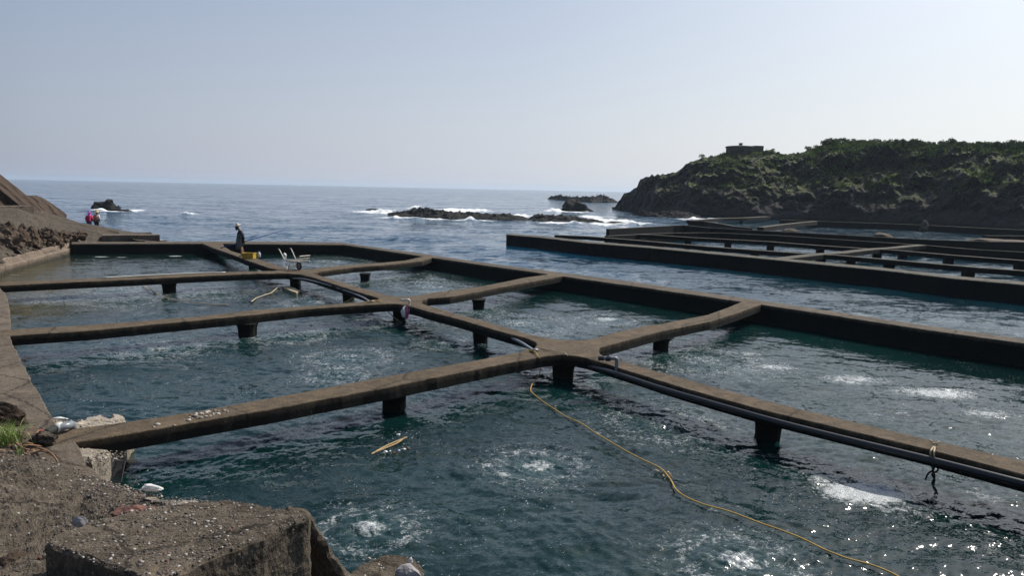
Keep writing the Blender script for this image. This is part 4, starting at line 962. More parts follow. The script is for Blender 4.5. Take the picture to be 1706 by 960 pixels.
while len(pts) < 2600:
    a, b = r_.uniform(75, 515), r_.uniform(830, 971)
    if in2(a, b, blk): pts.append(at(a, b, ZB) + Vector((0, 0, -.004)))
pebbles('small pale pebbles set in the top of the broken concrete block', pts, .004, .024, PM, (5, 6, 1.3, .3))
pts = []
while len(pts) < 2600:
    a, b = r_.uniform(80, 400), r_.uniform(695, 880)
    if in2(a, b, PA): q = at(a, b, .3); q = at(a, b, .13 + heap(q)); q.z = .13 + heap(q); pts.append(q)
    elif in2(a, b, PB): pts.append(at(a, b, .15))
pebbles('pale shells and stones on the gravel at the water edge', pts, .006, .028, [M['gravel'], M['pebC'], M['pebA']], (5, 3, 1))
pts = []
for _ in range(80):
    a = r_.gauss(345, 17); pts.append(at(a, 691 - (a - 345) * .2 + r_.uniform(-5, 4), ZW + .0))
for a, b in ((243, 713), (256, 712), (262, 708), (290, 709), (275, 708)): pts.append(at(a, b, ZW))
pebbles('heap of broken shell rubble on the nearest left walkway', pts, .01, .05, [M['pebC'], M['gravel'], M['pebD']], (4, 4, 1), name='shell_rubble')
pts = []
for _ in range(60):
    a = r_.uniform(600, 700); b = r_.uniform(928, 960); pts.append(at(a, b, .5))
pebbles('shells and stones on the low lump at the bottom edge', pts, .01, .04, PM, (3, 2, 3, .5))
def rock1(name, label, cat, px, py, z, sx, sy, sz, mat, seed, **k):
    p = at(px, py, z); return lump(name, (p.x, p.y, p.z), sx, sy, sz, M[mat], seed, 4, k.pop('rough', .25), label=label, cat=cat, **k)
rock1('boulder', 'brown boulder with a shaded underside on the bank wall at the left edge', 'boulder', -4, 694, ZW + .12, .42, .3, .26, 'brownrock', 71, tilt=.1)
rock1('concrete_lump', 'grey lump of pebbly concrete beside the grey pipe elbow', 'concrete lump', 73, 732, ZW + .07, .19, .15, .13, 'rough', 72)
rock1('stone', 'dark red stone on the back corner of the broken block', 'stone', 222, 858, 1.24, .24, .12, .08, 'redrock', 73)
rock1('stone', 'rusty red flat stone in the rough ground near the left edge', 'stone', 32, 848, .72, .22, .16, .07, 'redrock', 74)
rock1('stone', 'orange brown stone in the bottom left corner', 'stone', 20, 938, .92, .18, .14, .08, 'brownrock', 75)
rock1('stone', 'smooth rounded grey stone at the bottom edge', 'stone', 682, 960, .56, .14, .11, .12, 'greystone', 76, rough=.08)
rock1('stone', 'white stone on the low lump at the bottom edge', 'stone', 684, 936, .53, .028, .025, .04, 'white', 77)
rock1('stone', 'small brown stone on the wall behind the boulder', 'stone', 12, 683, ZW, .1, .08, .05, 'bankrock', 78)
rock1('foam_block', 'white foam block lying on the pale gravel strip', 'foam block', 251, 814, .22, .16, .08, .055, 'white', 79, rough=.1)
rock1('foam_block', 'thin white foam scrap on the gravel behind the grey pipe elbow', 'foam scrap', 101, 698, .2, .13, .05, .03, 'white', 80, rough=.1)
rock1('slate_piece', 'upright bluish grey stone plate standing on the rough ground', 'stone plate', 133, 873, 1.2, .075, .03, .075, 'greystone', 81, rough=.06)
for px, py, lb, s in ((68, 719, 'red plastic scrap beside the grey pipe elbow', .07), (67, 763, 'red plastic scrap below the dry leaves', .04)):
    rock1('plastic_scrap', lb, 'plastic scrap', px, py, ZW + .03, s, s * .6, s * .25, 'red', px)
# grey pipe elbow
c = at(98, 716, ZW + .1); root = empty('drain_pipe', (c.x, c.y, ZW)); tag(root, 'grey plastic pipe elbow with a black net mouth lying on the bank wall', 'pipe')
a = at(94, 714, ZW + .09); b2 = at(112, 710, ZW + .09); c2 = at(121, 713, ZW - .02); d2 = at(76, 722, ZW + .08)
MB().tube(smooth_path([a, b2, b2.lerp(c2, .6) + Vector((.02, 0, .03)), c2 + Vector((0.03, 0, -.12))], 5), .056, 14).build('elbow', M['pvc_grey'], root, smooth=True)
MB().tube([a + (d2 - a) * .12, a - (d2 - a) * .45], .066, 14).build('collar', M['pvc_white'], root, smooth=True)
MB().tube(smooth_path([a, a.lerp(d2, .5), d2], 4), [.055] * 8 + [.04], 12).build('net_sleeve', M['net'], root, smooth=True)
# wire mesh tray
c = at(184, 795, .5); root = empty('wire_tray', (c.x, c.y, .2)); tag(root, 'small dark wire mesh tray hanging at the bank edge over the water', 'wire tray')
b_ = MB(); w_, h_ = .13, .24; ox = c
def tp(u, v): return Vector((ox.x + (u - .5) * w_, ox.y + .25 - v * .12, ox.z + .12 - v * h_))
for q in ((0, 0, 1, 0), (1, 0, 1, 1), (1, 1, 0, 1), (0, 1, 0, 0)): b_.tube([tp(q[0], q[1]), tp(q[2], q[3])], .009, 6)
b_.build('frame', M['darkmetal'], root); b_ = MB()
for i in range(1, 9): b_.tube([tp(i / 9, 0), tp(i / 9, 1)], .0022, 4)
for i in range(1, 15): b_.tube([tp(0, i / 15), tp(1, i / 15)], .0018, 4)
b_.build('mesh', M['darkmetal'], root)
# grass tuft and dry leaves
def tuft(label, px, py, z, n, h, spread, mats, seed, name='grass_tuft', cat='grass tuft', flat=0):
    r_ = random.Random(seed); c = at(px, py, z); vs = []; fs = []; mi = []
    for _ in range(n):
        a = r_.uniform(0, 6.28); b0 = c + Vector((r_.gauss(0, spread * .35), r_.gauss(0, spread * .3), 0)); L = h * r_.uniform(.5, 1.1); out = Vector((math.cos(a), math.sin(a), 0)) * L * r_.uniform(.35, .9)
        sd = Vector((-math.sin(a), math.cos(a), 0)) * r_.uniform(.004, .009); k = 5; n0 = len(vs)
        for i in range(k + 1):
            t = i / k; p = b0 + out * t ** 1.3 + Vector((0, 0, L * (t * (1 - flat) - .55 * t * t * (1 - flat * .5)))); w = (1 - t) ** .7 + .05; vs += [p - sd * w, p + sd * w]
        for i in range(k): q = n0 + 2 * i; fs.append((q, q + 1, q + 3, q + 2)); mi.append(0)
        m_ = r_.randrange(len(mats)); mi[-k:] = [m_] * k
    o = mk(name, vs, fs, mats, None, tuple(c), False, mi); tag(o, label, cat)
M['grassB'] = plain('pale_grass_blade', (0.3, 0.34, 0.1), 0.6)
tuft('bright green grass tuft growing behind the boulder at the left edge', 0, 738, ZW + .02, 260, .5, .4, [M['grassleaf'], M['grassB'], M['grassleaf']], 4)
tuft('single small green grass sprig on the dry leaves', 32, 757, ZW + .04, 10, .3, .08, [M['grassleaf']], 9)
c = at(60, 748, ZW); b_ = MB(); r_ = random.Random(3)
for (a, b, c_, d_, e_, f_) in ((38, 752, 62, 746, 82, 752), (50, 758, 70, 752, 92, 762), (30, 744, 45, 738, 60, 742), (56, 738, 58, 726, 66, 716), (22, 735, 40, 748, 58, 750), (64, 748, 84, 755, 98, 772), (20, 752, 42, 742, 70, 744)):
    P_ = smooth_path([at(a, b, ZW + .03), at(c_, d_, ZW + .1), at(e_, f_, ZW + .02)], 5); b_.tube(P_, [.004] + [.012] * (len(P_) - 2) + [.003], 5)
tag(b_.build('dry_stalks', [M['brown_leaf']], None, tuple(c)), 'dry brown stalks and leaves tangled on the bank below the grass tuft', 'dry stalks')
b_ = MB()
for k in range(26):
    p = at(r_.uniform(8, 62), r_.uniform(716, 758), ZW + .03); a = r_.uniform(0, 6.3); L = r_.uniform(.05, .14); d = Vector((math.cos(a), math.sin(a), r_.uniform(-.1, .3))) * L; s = d.cross(Vector((0, 0, 1))).normalized() * L * .25
    b_.add([p, p + d * .5 + s, p + d, p + d * .5 - s + Vector((0, 0, .01))], [(0, 1, 2, 3)])
tag(b_.build('leaf_litter', [M['brown_leaf']]), 'dead brown leaves in the corner below the boulder', 'leaves', None, 'stuff')

# ------------------------------------------------------------------ pipes, hoses, rope
def edge_pipe(name, label, pxs, r, mat, cat='pipe', n=12, group=None, sub=6):
    P_ = [at(a, b, z + (.08 if z < .6 else 0)) for a, b, z in pxs]; c = P_[0]; root = empty(name, tuple(c)); tag(root, label, cat, group)
    MB().tube(smooth_path(P_, sub), r * .88, n).build('pipe', M[mat], root, smooth=True); return root
main = edge_pipe('water_pipe', 'thick dark plastic water pipe along the near side of the main walkway', [(920, 598, .12), (960, 606, .3), (990, 613, .38), (1027, 623.5, .435), (1100, 647.5, .435), (1180, 671, .44), (1285, 701, .44), (1386, 727, .44), (1550, 767, .44), (1706, 807, .45), (2050, 895, .45), (2700, 1064, .45)], .065, 'pvc_dark')
j = at(1027, 622, .5); t = j + Vector((0.0, .0, .30)); o1 = t + Vector((-.33, -.02, .02))
MB().tube(smooth_path([j - Vector((0, 0, .05)), j + Vector((0, 0, .2)), t + Vector((-.005, 0, -.01)), t + Vector((-.06, -.005, .02)), o1], 5), .042, 12).build('riser', M['pvc_grey'], main, smooth=True)
MB().tube([o1 + Vector((.04, 0, 0)), o1 - Vector((.07, 0, 0))], .05, 12).build('outlet', M['pvc_dark'], main)
b_ = MB(); q = o1.lerp(t, .42); b_.tube([q - Vector((0, 0, .02)), q + Vector((0, 0, .1))], .014, 8); b_.tube([q + Vector((-.06, 0, .1)), q + Vector((.06, 0, .1))], .009, 6); b_.tube([q - Vector((.05, 0, 0)), q + Vector((.05, 0, 0))], .054, 10); b_.build('valve', M['pvc_dark'], main)
b_ = MB(); 
for px in (1100, 1140, 1220, 1335, 1470):
    pass
for s_ in ((1141, 657), (1222, 682), (1335, 714), (1386, 727), (1500, 755), (1620, 785)):
    p = at(s_[0], s_[1], .37); p2 = at(s_[0] + 4, s_[1] + 1.2, .37); b_.tube([p, p2], .062, 12)
b_.build('coupling', M['pvc_dark'], main)
edge_pipe('water_pipe', 'thinner grey pipe hanging from the white bundle junction to the middle junction', [(686, 517, .42), (720, 524, .44), (760, 535, .44), (806, 549, .44), (844, 560.5, .44), (866, 570, .46), (880, 578.5, .5), (888, 583.5, ZW + .05), (896, 584, ZW + .05)], .042, 'pvc_grey')
edge_pipe('water_pipe', 'thin pale pipe under the main walkway between the wheelbarrow and the white bundle', [(488, 464, .36), (505, 465, .42), (526, 469.5, .44), (550, 476, .44), (575, 484, .45), (601, 494, .47), (614, 501, ZW + .04), (622, 503, ZW + .04)], .03, 'pvc_grey')
edge_pipe('white_pipe', 'long thin white pipe lying on the farthest left cross walkway', [(170, 463, ZW + .04), (240, 459, ZW + .04), (320, 455.3, ZW + .04), (376, 453.6, ZW + .04)], .024, 'pvc_white')
edge_pipe('white_stick', 'short white stick leaning against the main walkway behind the fisherman', [(441, 443, .62), (454, 452, .3)], .03, 'pvc_white', 'stick')
def float_line(name, label, pxs, r, mat, cat='hose'):
    P_ = smooth_path([at(a, b, z) for a, b, z in pxs], 8); c = P_[0]
    P_ = [p + Vector((.015 * noise.noise(p * 2.5), .02 * noise.noise(p * 3 + Vector((5, 0, 0))), .04 * noise.noise(p * 1.3))) for p in P_]
    o = MB().tube(P_, r, 8).build(name, M[mat], None, tuple(c), smooth=True); return tag(o, label, cat)
HZ = .05
float_line('hose', 'long yellow air hose crossing the middle junction and trailing over the water', [(868, 583, ZW + .03), (880, 585, ZW + .03), (890, 587, ZW + .03), (898, 596, ZW), (900, 606, .3), (899, 622, .1), (890, 636, .05), (884, 646, HZ), (888, 656, HZ), (903, 668, HZ), (925, 682, HZ), (960, 703, HZ), (1000, 726, HZ), (1040, 750, HZ), (1075, 770, HZ), (1100, 783, HZ), (1115, 797, HZ), (1125, 815, HZ), (1140, 827, HZ), (1170, 841, HZ), (1210, 853, HZ), (1260, 870, HZ), (1300, 884, HZ), (1350, 906, HZ), (1400, 926, HZ), (1450, 941, HZ), (1490, 956, HZ), (1530, 980, HZ)], .0105, 'hose')
float_line('hose', 'short yellow hose hanging from the junction beside the white bundle', [(610, 504, ZW + .02), (627, 501, ZW + .02), (635, 503.5, ZW + .02), (640, 510, .4), (646, 519, .2), (655, 528, .08), (663, 534, HZ)], .016, 'hose')
float_line('hose', 'yellow hose looped over the pillar under the main walkway', [(596, 489, .4), (590, 493, .33), (583, 499, .2), (572, 505, HZ)], .018, 'hose')
float_line('rope', 'pale yellow rope trailing left from the floating foam board', [(470, 478, HZ), (462, 480, HZ), (452, 487, HZ), (440, 492, HZ), (428, 496, HZ), (418, 503, HZ)], .018, 'rope', 'rope')
float_line('cord', 'thin dark cord lying across the middle junction', [(893, 576, ZW + .02), (905, 581, ZW + .02), (918, 585, ZW + .02), (930, 588, ZW + .02), (940, 589, ZW + .02), (945, 593, ZW), (946, 600, .35)], .012, 'rope', 'cord')
float_line('cord', 'faint brown cord floating in the far left pond', [(235, 473, HZ), (262, 490, HZ), (290, 499, HZ), (330, 505, HZ), (380, 508, HZ)], .016, 'rope', 'cord')
k = at(1113, 792, .03); b_ = MB(); r_ = random.Random(8)
for i in range(9):
    d = Vector((r_.uniform(-.14, .14), r_.uniform(-.1, .1), r_.uniform(0, .03))); b_.tube([k + d, k + d + Vector((r_.uniform(-.08, .08), r_.uniform(-.06, .06), .01))], .014, 5)
tag(b_.build('knotted_rag', M['rope'], None, tuple(k)), 'small pale knot of rope caught on the long yellow hose', 'knot')
# rope tied round walkway and pipe
root_p = at(1552, 750, ZW); root = empty('tied_rope', tuple(root_p)); tag(root, 'beige rope knotted on the main walkway with black ends dangling to the water', 'rope')
k = at(1558, 742, ZW + .05)
b_ = MB(); e1 = at(1549, 766, .46) + Vector((0, -.03, 0)); e2 = at(1555, 768, .46) + Vector((0, -.03, 0))
for P_ in ([k + Vector((-.06, .03, .06)), k, k + Vector((.07, .02, .05))], [k, at(1553, 748, ZW + .03), at(1550, 754, ZW + .01), e1], [k, at(1557, 748, ZW + .03), at(1556, 756, ZW + .01), e2], [k + Vector((-.03, 0, .0)), k + Vector((0, -.02, .04)), k + Vector((.03, 0, 0)), k + Vector((0, .02, .03))]):
    b_.tube(smooth_path(P_, 4), .013, 6)
b_.build('knot', M['rope'], root, smooth=True); b_ = MB()
for P_ in ([e1, at(1550, 778, .36) + Vector((0, -.09, 0)), at(1546, 790, .2), at(1542, 800, .12)], [e2, at(1557, 780, .34) + Vector((0, -.09, 0)), at(1553, 790, .26), at(1557, 800, .15), at(1555, 812, .08), at(1562, 824, .02)], [e1, at(1551, 784, .3) + Vector((0, -.06, 0)), at(1557, 796, .2), at(1553, 806, .1), at(1560, 818, .04), at(1557, 824, .01)]):
    b_.tube(smooth_path(P_, 6), .014, 6)
b_.build('dangling_end', M['blackrope'], root, smooth=True)
# bundle at the left junction
c = at(679, 512, .5); root = empty('hanging_bundle', tuple(c)); tag(root, 'white and pink plastic bundle hanging from a pipe bend at the walkway junction', 'bundle')
t0 = at(668, 500.5, ZW + .12); t1 = at(680, 499.5, ZW + .16); t2 = at(682, 506, ZW + .02)
MB().tube(smooth_path([t0, t0.lerp(t1, .6), t1, t1.lerp(t2, .4) + Vector((.03, 0, 0)), t2, t2 + Vector((0, -.1, -.12))], 4), .036, 10).build('pipe_bend', M['pvc_white'], root, smooth=True)
q = at(677, 518, .47) - Vector((0, .16, 0)); lump('bag', (q.x - .02, q.y, q.z), .15, .1, .2, M['white'], 91, 3, .25, parent=root)
lump('pink_cloth', (q.x + .03, q.y - .07, q.z - .03), .075, .05, .19, M['pink'], 93, 3, .35, parent=root); lump('dark_strap', (q.x + .09, q.y - .04, q.z + .08), .04, .04, .13, M['black'], 94, 2, .3, parent=root)
# floating things
c = at(650, 742, .03); root = empty('driftwood', tuple(c)); tag(root, 'two dry cane sticks with foam crumbs floating below the nearest walkway', 'driftwood')
for P_ in (((619, 757), (640, 745), (660, 736), (678, 729)), ((624, 754), (642, 747), (661, 739), (670, 733))):
    MB().tube(smooth_path([at(a, b, .04) for a, b in P_], 4), .012, 6).build('stick', M['stick'], root)
for i, (px, py, s) in enumerate(((664, 725, .04), (642, 753, .035), (681, 748, .032), (674, 749, .03), (665, 751, .025), (656, 755, .03), (650, 752, .02), (667, 734, .03))):
    q = at(px, py, .03); lump('foam_crumb', (q.x, q.y, q.z), s, s, s * .7, M['white'] if i % 3 != 2 else M['pebD'], i, 2, .2, parent=root)
c = at(487, 483, .04); P_ = [at(a, b, .07) for a, b in ((470, 477.5), (480, 476.5), (492, 480), (500, 484.5), (494, 487.5), (482, 483.5))]
o = slab('foam_board', P_, .07, .1, M['rope'], None, tuple(c), step=.1, world=True); tag(o, 'pale yellowish foam board floating beside a pillar of the main walkway', 'foam board')
p = at(474, 425.5, 0.02); b_ = MB(); b_.lathe((p.x, p.y, .03), [(.01, -.14), (.09, -.1), (.13, 0), (.09, .09), (.03, .13), (.02, .16)], 14)
o = b_.build('float_ball', M['white'], None, (p.x, p.y, 0), smooth=True); tag(o, 'small white float ball in front of the dark sea wall', 'float')
p = at(522, 425, .3) ; b_ = MB(); 
# crate, jug
def place(px, py, z=ZW): return at(px, py, z)
p = place(415, 430.8); root = empty('crate', (p.x, p.y, ZW), -.12); tag(root, 'yellow ribbed plastic crate on the walkway at the feet of the fisherman', 'crate'); root['_local'] = 1
b_ = MB(); Wc, Dc, Hc = .58, .36, .27
b_.box((0, 0, .012), Wc, Dc, .02)
for sx in (-1, 1): b_.box((sx * (Wc / 2 - .01), 0, Hc / 2), .02, Dc, Hc)
for sy in (-1, 1): b_.box((0, sy * (Dc / 2 - .01), Hc / 2), Wc, .018, Hc)
for sy in (-1, 1):
    for i in range(9): b_.box((-Wc / 2 + .03 + i * (Wc - .06) / 8, sy * (Dc / 2 + .006), Hc / 2), .022, .016, Hc - .03)
b_.build('body', M['yellow'], root); b_ = MB()
for sy in (-1, 1): b_.box((0, sy * (Dc / 2 + .004), Hc), Wc + .05, .04, .03)
for sx in (-1, 1): b_.box((sx * (Wc / 2 + .004), 0, Hc + .001), .038, Dc - .03, .03)
b_.build('rim', M['yellow'], root)
p = place(428.7, 429.8); root = empty('jug', (p.x, p.y + .25, ZW)); root['_local'] = 1; tag(root, 'small pale plastic jug with a blue cap just right of the yellow crate', 'jug')
MB().lathe((0, 0, 0), [(.06, 0), (.085, .02), (.085, .2), (.05, .26), (.03, .29)], 12).build('body', M['lilac'], root, smooth=True); MB().lathe((0, 0, .28), [(.04, 0), (.04, .05), (.01, .06)], 10).build('cap', M['bluepole'], root)
# wheelbarrow
p = place(495, 450); root = empty('wheelbarrow', (p.x, p.y + .05, ZW), R(-38)); root['_local'] = 1; tag(root, 'slatted metal wheelbarrow standing on the walkway junction behind the fisherman', 'wheelbarrow')
b_ = MB()
for s in (-1, 1):
    y_ = s * .29
    b_.tube(smooth_path([(-.95, y_ * 1.05, .86), (-.86, y_ * 1.05, .84), (-.55, y_, .46), (-.45, y_, .40), (.2, y_, .36), (.52, y_ * .9, .40)], 4), .021, 8)
    b_.tube([(-.32, y_, .38), (-.36, y_, 0.01), (-.26, y_, 0.01), (-.1, y_, .36)], .015, 6)
    b_.tube([(.05, y_, .36), (.1, s * .06, .17)], .013, 6)
b_.tube([(-.36, -.29, .12), (-.36, .29, .12)], .012, 6); b_.build('frame', M['metal'], root, smooth=True)
b_ = MB()
for i in range(9): b_.box((-.45 + i * .085, 0, .405), .035, .62, .018)
b_.build('slats', M['metal'], root); b_ = MB()
for i in range(9): y_ = -.26 + i * .065; b_.tube([(.28, y_, .40), (.45, y_, .46), (.55, y_, .66)], .007, 5)
for (x_, z_) in ((.38, .435), (.49, .54), (.55, .66)): b_.tube([(x_, -.27, z_), (x_, .27, z_)], .009, 5)
b_.build('front_rack', M['metal'], root)
RX = Matrix.Rotation(math.pi / 2, 3, 'X')
tor = []
for i in range(11):
    a = 2 * math.pi * i / 10; tor.append((.135 + .042 * math.cos(a), .042 * math.sin(a)))
wh = MB(); vs = []; fs = []; n = 24
for (r0, z0) in tor:
    for kk in range(n): a = 2 * math.pi * kk / n; vs.append(Vector((.12, 0, .18)) + RX @ Vector((r0 * math.cos(a), r0 * math.sin(a), z0)))
for i in range(10):
    for kk in range(n): a = i * n + kk; b = i * n + (kk + 1) % n; fs.append((a, b, b + n, a + n))
wheel = MB().lathe((.12, 0, .18), [(.02, -.05), (.025, .05)], 12, M=RX).build('wheel', M['darkmetal'], root)
wh.add(vs, fs); wheel['_w'] = 1
o = wh.build('tyre', M['rubber'], root, smooth=True); o.parent = wheel
o = MB().lathe((.12, 0, .18), [(.02, -.02), (.1, -.015), (.105, 0), (.1, .015), (.02, .02)], 20, M=RX).build('rim', M['metal'], root); o.parent = wheel
for o in bpy.data.objects:
    for kx in ('_local', '_w'):
        if kx in o and o.name.split('.')[0] != 'x' and kx == '_w': del o[kx]

# ------------------------------------------------------------------ people
def skin_mesh(name, joints, edges, rootk, mat, parent, sub=1):
    keys = list(joints); ix = {k_: i for i, k_ in enumerate(keys)}
    me = bpy.data.meshes.new('tmp'); me.from_pydata([joints[k_][0] for k_ in keys], [(ix[a], ix[b]) for a, b in edges], [])
    ob = bpy.data.objects.new('tmp', me); C.objects.link(ob)
    mo = ob.modifiers.new('s', 'SKIN'); mo.use_smooth_shade = True
    if not me.skin_vertices: 
        raise RuntimeError('no skin layer')
    for i, k_ in enumerate(keys):
        r = joints[k_][1]; sv = me.skin_vertices[0].data[i]; sv.radius = r if isinstance(r, tuple) else (r, r); sv.use_root = (k_ == rootk)
    ob.modifiers.new('u', 'SUBSURF').levels = sub
    dg = bpy.context.evaluated_depsgraph_get(); dg.update()
    m2 = bpy.data.meshes.new_from_object(ob.evaluated_get(dg)); m2.name = name
    bpy.data.objects.remove(ob); bpy.data.meshes.remove(me)
    m2.materials.clear(); m2.materials.append(mat)
    m2.polygons.foreach_set('use_smooth', [True] * len(m2.polygons))
    o = bpy.data.objects.new(name, m2); C.objects.link(o); o.parent = parent; return o
def person(label, loc, rz, J, scale, clothes, extras):
    """J: joint positions facing +X; hands get five fingers"""
    root = empty('person', loc, rz); root.scale = (scale,) * 3; tag(root, label, 'person')
    V_ = lambda k_: Vector(J[k_])
    r = dict(pelvis=(.13, .16), belly=(.115, .145), chest=(.12, .17), neck0=(.075, .09), neck=.052, head=(.082, .078), crown=(.07, .068),
             hipL=.088, hipR=.088, kneeL=.056, kneeR=.056, calfL=.055, calfR=.055, ankL=.037, ankR=.037, heelL=.034, heelR=.034, toeL=.026, toeR=.026,
             shL=.062, shR=.062, elL=.042, elR=.042, wrL=.027, wrR=.027, paL=.032, paR=.032, nose=.014)
    jt = {k_: (J[k_], r[k_]) for k_ in J if k_ in r}
    ed = [('pelvis', 'belly'), ('belly', 'chest'), ('chest', 'neck0'), ('neck0', 'neck'), ('neck', 'head'), ('head', 'crown'), ('head', 'nose')]
    for s in 'LR':
        jt['calf' + s] = (tuple(V_('knee' + s).lerp(V_('ank' + s), .3) + Vector((-.015, 0, 0))), .056)
        ed += [('pelvis', 'hip' + s), ('hip' + s, 'knee' + s), ('knee' + s, 'calf' + s), ('calf' + s, 'ank' + s), ('ank' + s, 'toe' + s),
               ('chest', 'sh' + s), ('sh' + s, 'el' + s), ('el' + s, 'wr' + s), ('wr' + s, 'pa' + s)]
        d = (V_('pa' + s) - V_('wr' + s)).normalized(); sd = d.cross(Vector((1, 0, 0.2))).normalized(); nrm_ = d.cross(sd)
        for f_ in range(4):
            L = (.06, .07, .066, .05)[f_]; b0 = V_('pa' + s) + sd * (f_ - 1.5) * .02 + d * .025
            k1, k2 = f'f{s}{f_}a', f'f{s}{f_}b'; jt[k1] = (tuple(b0 + d * L * .5), .010); jt[k2] = (tuple(b0 + d * L * .7 + nrm_ * L * .5), .008)
            ed += [('pa' + s, k1), (k1, k2)]
        k1 = f't{s}'; jt[k1] = (tuple(V_('pa' + s) - sd * .05 - d * .005 + nrm_ * .02), .011); ed += [('pa' + s, k1)]
    skin_mesh('body', jt, ed, 'pelvis', M['skin'], root)
    for (nm, mat, keys, cedges, grow) in clothes:
        cj = {}
        for k_ in keys:
            p_, rr_ = jt[k_] if k_ in jt else (J[k_], .05)
            g_ = grow if not isinstance(grow, dict) else grow.get(k_, grow['*'])
            cj[k_] = (p_, tuple(x + g_ for x in rr_) if isinstance(rr_, tuple) else (rr_ + g_, rr_ + g_))
        skin_mesh(nm, cj, cedges, keys[0], M[mat], root)
    extras(root, J); return root
def torso(arms=True, w='wr'):
    k_ = ['belly', 'pelvis', 'chest', 'neck0']; e = [('belly', 'pelvis'), ('belly', 'chest'), ('chest', 'neck0')]
    for s in 'LR': k_ += ['sh' + s, 'el' + s, 'wr' + s]; e += [('chest', 'sh' + s), ('sh' + s, 'el' + s), ('el' + s, 'wr' + s)]
    return k_, e
def legs(to='ank'):
    k_ = ['pelvis']; e = []
    for s in 'LR':
        k_ += ['hip' + s, 'knee' + s]; e += [('pelvis', 'hip' + s), ('hip' + s, 'knee' + s)]
        if to == 'ank': k_ += ['calf' + s, 'ank' + s]; e += [('knee' + s, 'calf' + s), ('calf' + s, 'ank' + s)]
    return k_, e
def hat(root, c, r, mat, cone=.1, tilt=0.0, az=0.0):
    Mr = Matrix.Rotation(tilt, 3, 'Y') @ Matrix.Identity(3); b_ = MB()
    root['_local'] = 1
    b_.lathe(c, [(r, -.012), (r * .99, 0), (r * .72, .018), (r * .5, .03), (r * .46, .04), (r * .42, cone * .8), (r * .26, cone + .02), (.01, cone + .03)], 20, M=Mr).build('hat', M[mat], root, smooth=True)
def fisher_extras(root, J):
    root['_local'] = 1
    h = Vector(J['head']); hat(root, h + Vector((.0, 0, .09)), .2, 'palehat', .1, .42)
    # dark cloth round face and neck
    MB().lathe(h + Vector((-.01, 0, -.13)), [(.085, 0), (.1, .03), (.098, .12), (.09, .2)], 14, M=Matrix.Rotation(.35, 3, 'Y')).build('face_cloth', M['navy'], root, smooth=True)
    vs = []; fs = []; n = 13
    rows_ = [(1.22, .16, .15), (1.05, .18, .17), (.9, .2, .2), (.7, .21, .235), (.5, .21, .25), (.36, .2, .255)]
    for z_, fx, wy in rows_:
        for i in range(n):
            a = -1.75 + 3.5 * i / (n - 1); rp = 1 + .05 * math.sin(a * 7 + z_ * 4)
            vs.append(Vector((.02 + (1.3 - z_) * .04 + math.cos(a) * fx * rp, math.sin(a) * wy * rp, z_)))
    for i in range(len(rows_) - 1):
        for k_ in range(n - 1): a = i * n + k_; fs.append((a, a + 1, a + n + 1, a + n))
    o = mk('apron', vs, fs, M['apron'], root, smooth=True); md = o.modifiers.new('t', 'SOLIDIFY'); md.thickness = .012
JF = dict(pelvis=(0, 0, .9), belly=(.01, 0, 1.03), chest=(.03, 0, 1.2), neck0=(.06, 0, 1.34), neck=(.10, 0, 1.41), head=(.16, 0, 1.49), crown=(.17, 0, 1.55), nose=(.25, 0, 1.47),
          hipL=(0, .09, .86), hipR=(0, -.09, .86), kneeL=(.04, .11, .47), kneeR=(.0, -.12, .47), ankL=(.0, .12, .08), ankR=(-.06, -.15, .08), toeL=(.15, .14, .03), toeR=(.09, -.18, .03),
          shL=(.04, .17, 1.30), shR=(.02, -.17, 1.30), elL=(-.08, .23, 1.06), elR=(-.06, -.22, 1.05), wrL=(-.12, .13, .86), wrR=(.16, -.14, .9), paL=(-.15, .09, .80), paR=(.20, -.06, .86))
tk, te = torso(); lk, le = legs('knee')
pf = place(403, 427.6); fr = R(180 + 20)
fisher = person('person in pale sun hat and grey apron on the main walkway, holding a blue pole', (pf.x, pf.y, ZW), fr, JF, 1.0,
    [('shirt', 'navy', tk, te, {'*': .024, 'neck0': .04, 'wrL': .014, 'wrR': .014, 'elL': .018, 'elR': .018}), ('shorts', 'black', lk, le, {'*': .022, 'kneeL': .03, 'kneeR': .03})], fisher_extras)
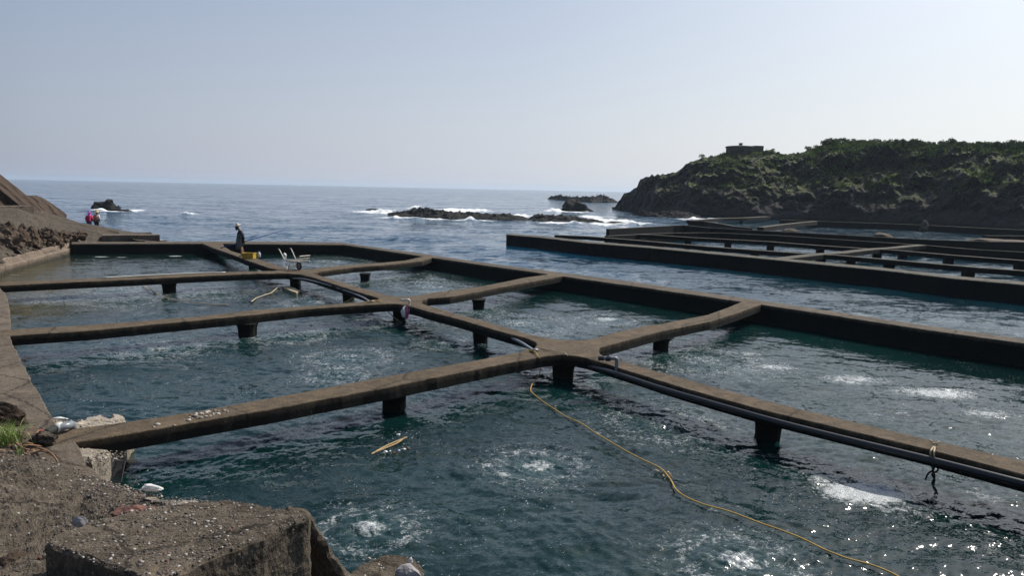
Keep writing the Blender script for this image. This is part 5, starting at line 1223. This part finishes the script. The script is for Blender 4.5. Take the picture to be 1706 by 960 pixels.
# blue pole through both hands (hand height 0.8 over the walkway)
hl_ = fisher.matrix_basis @ Vector((-.16, .1, .77)); Ms = Matrix.Rotation(fr, 3, 'Z')
hL = Vector((pf.x, pf.y, ZW)) + Ms @ Vector((-.17, .10, .79)); lo = Vector((pf.x - 1.0, pf.y - .3, ZW + .30)); dirp = (hL - lo); dirp = dirp.normalized()
lo = hL - dirp * 1.25; hi_ = hL + Vector((dirp.x, dirp.y, dirp.z)) * 2.35
hi_ = hL + Vector((2.05, .25, .62)); lo = hL + Vector((-1.2, -.15, -.36))
o = MB().tube([lo, hL, hi_], [.024, .022, .01], 8).build('fishing_pole', M['bluepole'], None, tuple(hL), smooth=True); tag(o, 'long blue pole held at a slant by the person on the main walkway', 'pole')
JS = dict(pelvis=(0, 0, .9), belly=(.0, 0, 1.03), chest=(.02, 0, 1.2), neck0=(.04, 0, 1.34), neck=(.06, 0, 1.41), head=(.08, 0, 1.5), crown=(.08, 0, 1.57), nose=(.175, 0, 1.49),
          hipL=(0, .09, .86), hipR=(0, -.09, .86), kneeL=(.03, .1, .47), kneeR=(.03, -.1, .47), ankL=(-.02, .12, .08), ankR=(-.02, -.12, .08), toeL=(.13, .14, .03), toeR=(.13, -.14, .03),
          shL=(.03, .17, 1.30), shR=(.03, -.17, 1.30), elL=(.0, .25, 1.06), elR=(.0, -.25, 1.06), wrL=(.2, .2, 1.0), wrR=(.2, -.2, 1.0), paL=(.26, .17, 1.0), paR=(.26, -.17, 1.0))
lk2, le2 = legs('ank')
def ex_mag(root, J):
    h = Vector(J['head']); hat(root, h + Vector((0, 0, .07)), .17, 'magenta', .1, .1)
    MB().lathe(h + Vector((-.02, 0, -.3)), [(.19, 0), (.17, .06), (.11, .14), (.1, .28)], 14).build('hood', M['magenta'], root, smooth=True)
    b_ = MB(); b_.box(Vector((-.2, 0, 1.12)), .16, .3, .36, taper=.9); b_.build('backpack', M['crimson'], root)
def ex_straw(root, J):
    h = Vector(J['head']); hat(root, h + Vector((0, 0, .05)), .27, 'straw', .14, .12)
    MB().lathe(Vector((-.02, 0, .96)), [(.17, 0), (.185, .15), (.19, .3), (.1, .4)], 14).build('vest', M['tan'], root, smooth=True)
for (px, d_, lb, cl, ex, rz, s_) in ((149.5, 57, 'person in magenta hood and red jacket seen from behind on the far left bank', [('jacket', 'crimson', tk, te, .03), ('trousers', 'denim', lk2, le2, .018)], ex_mag, R(100), 1.0),
        (161.5, 58, 'person in wide straw hat and tan vest seen from behind on the far left bank', [('shirt', 'lilac', tk, te, .022), ('trousers', 'black', lk2, le2, .018)], ex_straw, R(84), 1.02)):
    p = atd(px, 384, d_); person(lb, (p.x, p.y, .27), rz, JS, s_, cl, ex)
p = atd(149.5, 384, 57); hp_ = Vector((p.x - .22, p.y + .25, 1.28))
o = MB().tube([hp_ + Vector((.1, -.1, -.1)), hp_ + Vector((-.9, .8, .85))], [.014, .006], 6).build('fishing_rod', M['darkmetal'], None, tuple(hp_)); tag(o, 'thin dark fishing rod held up by the person in the magenta hood', 'fishing rod')
for o in bpy.data.objects:
    if '_local' in o: del o['_local']
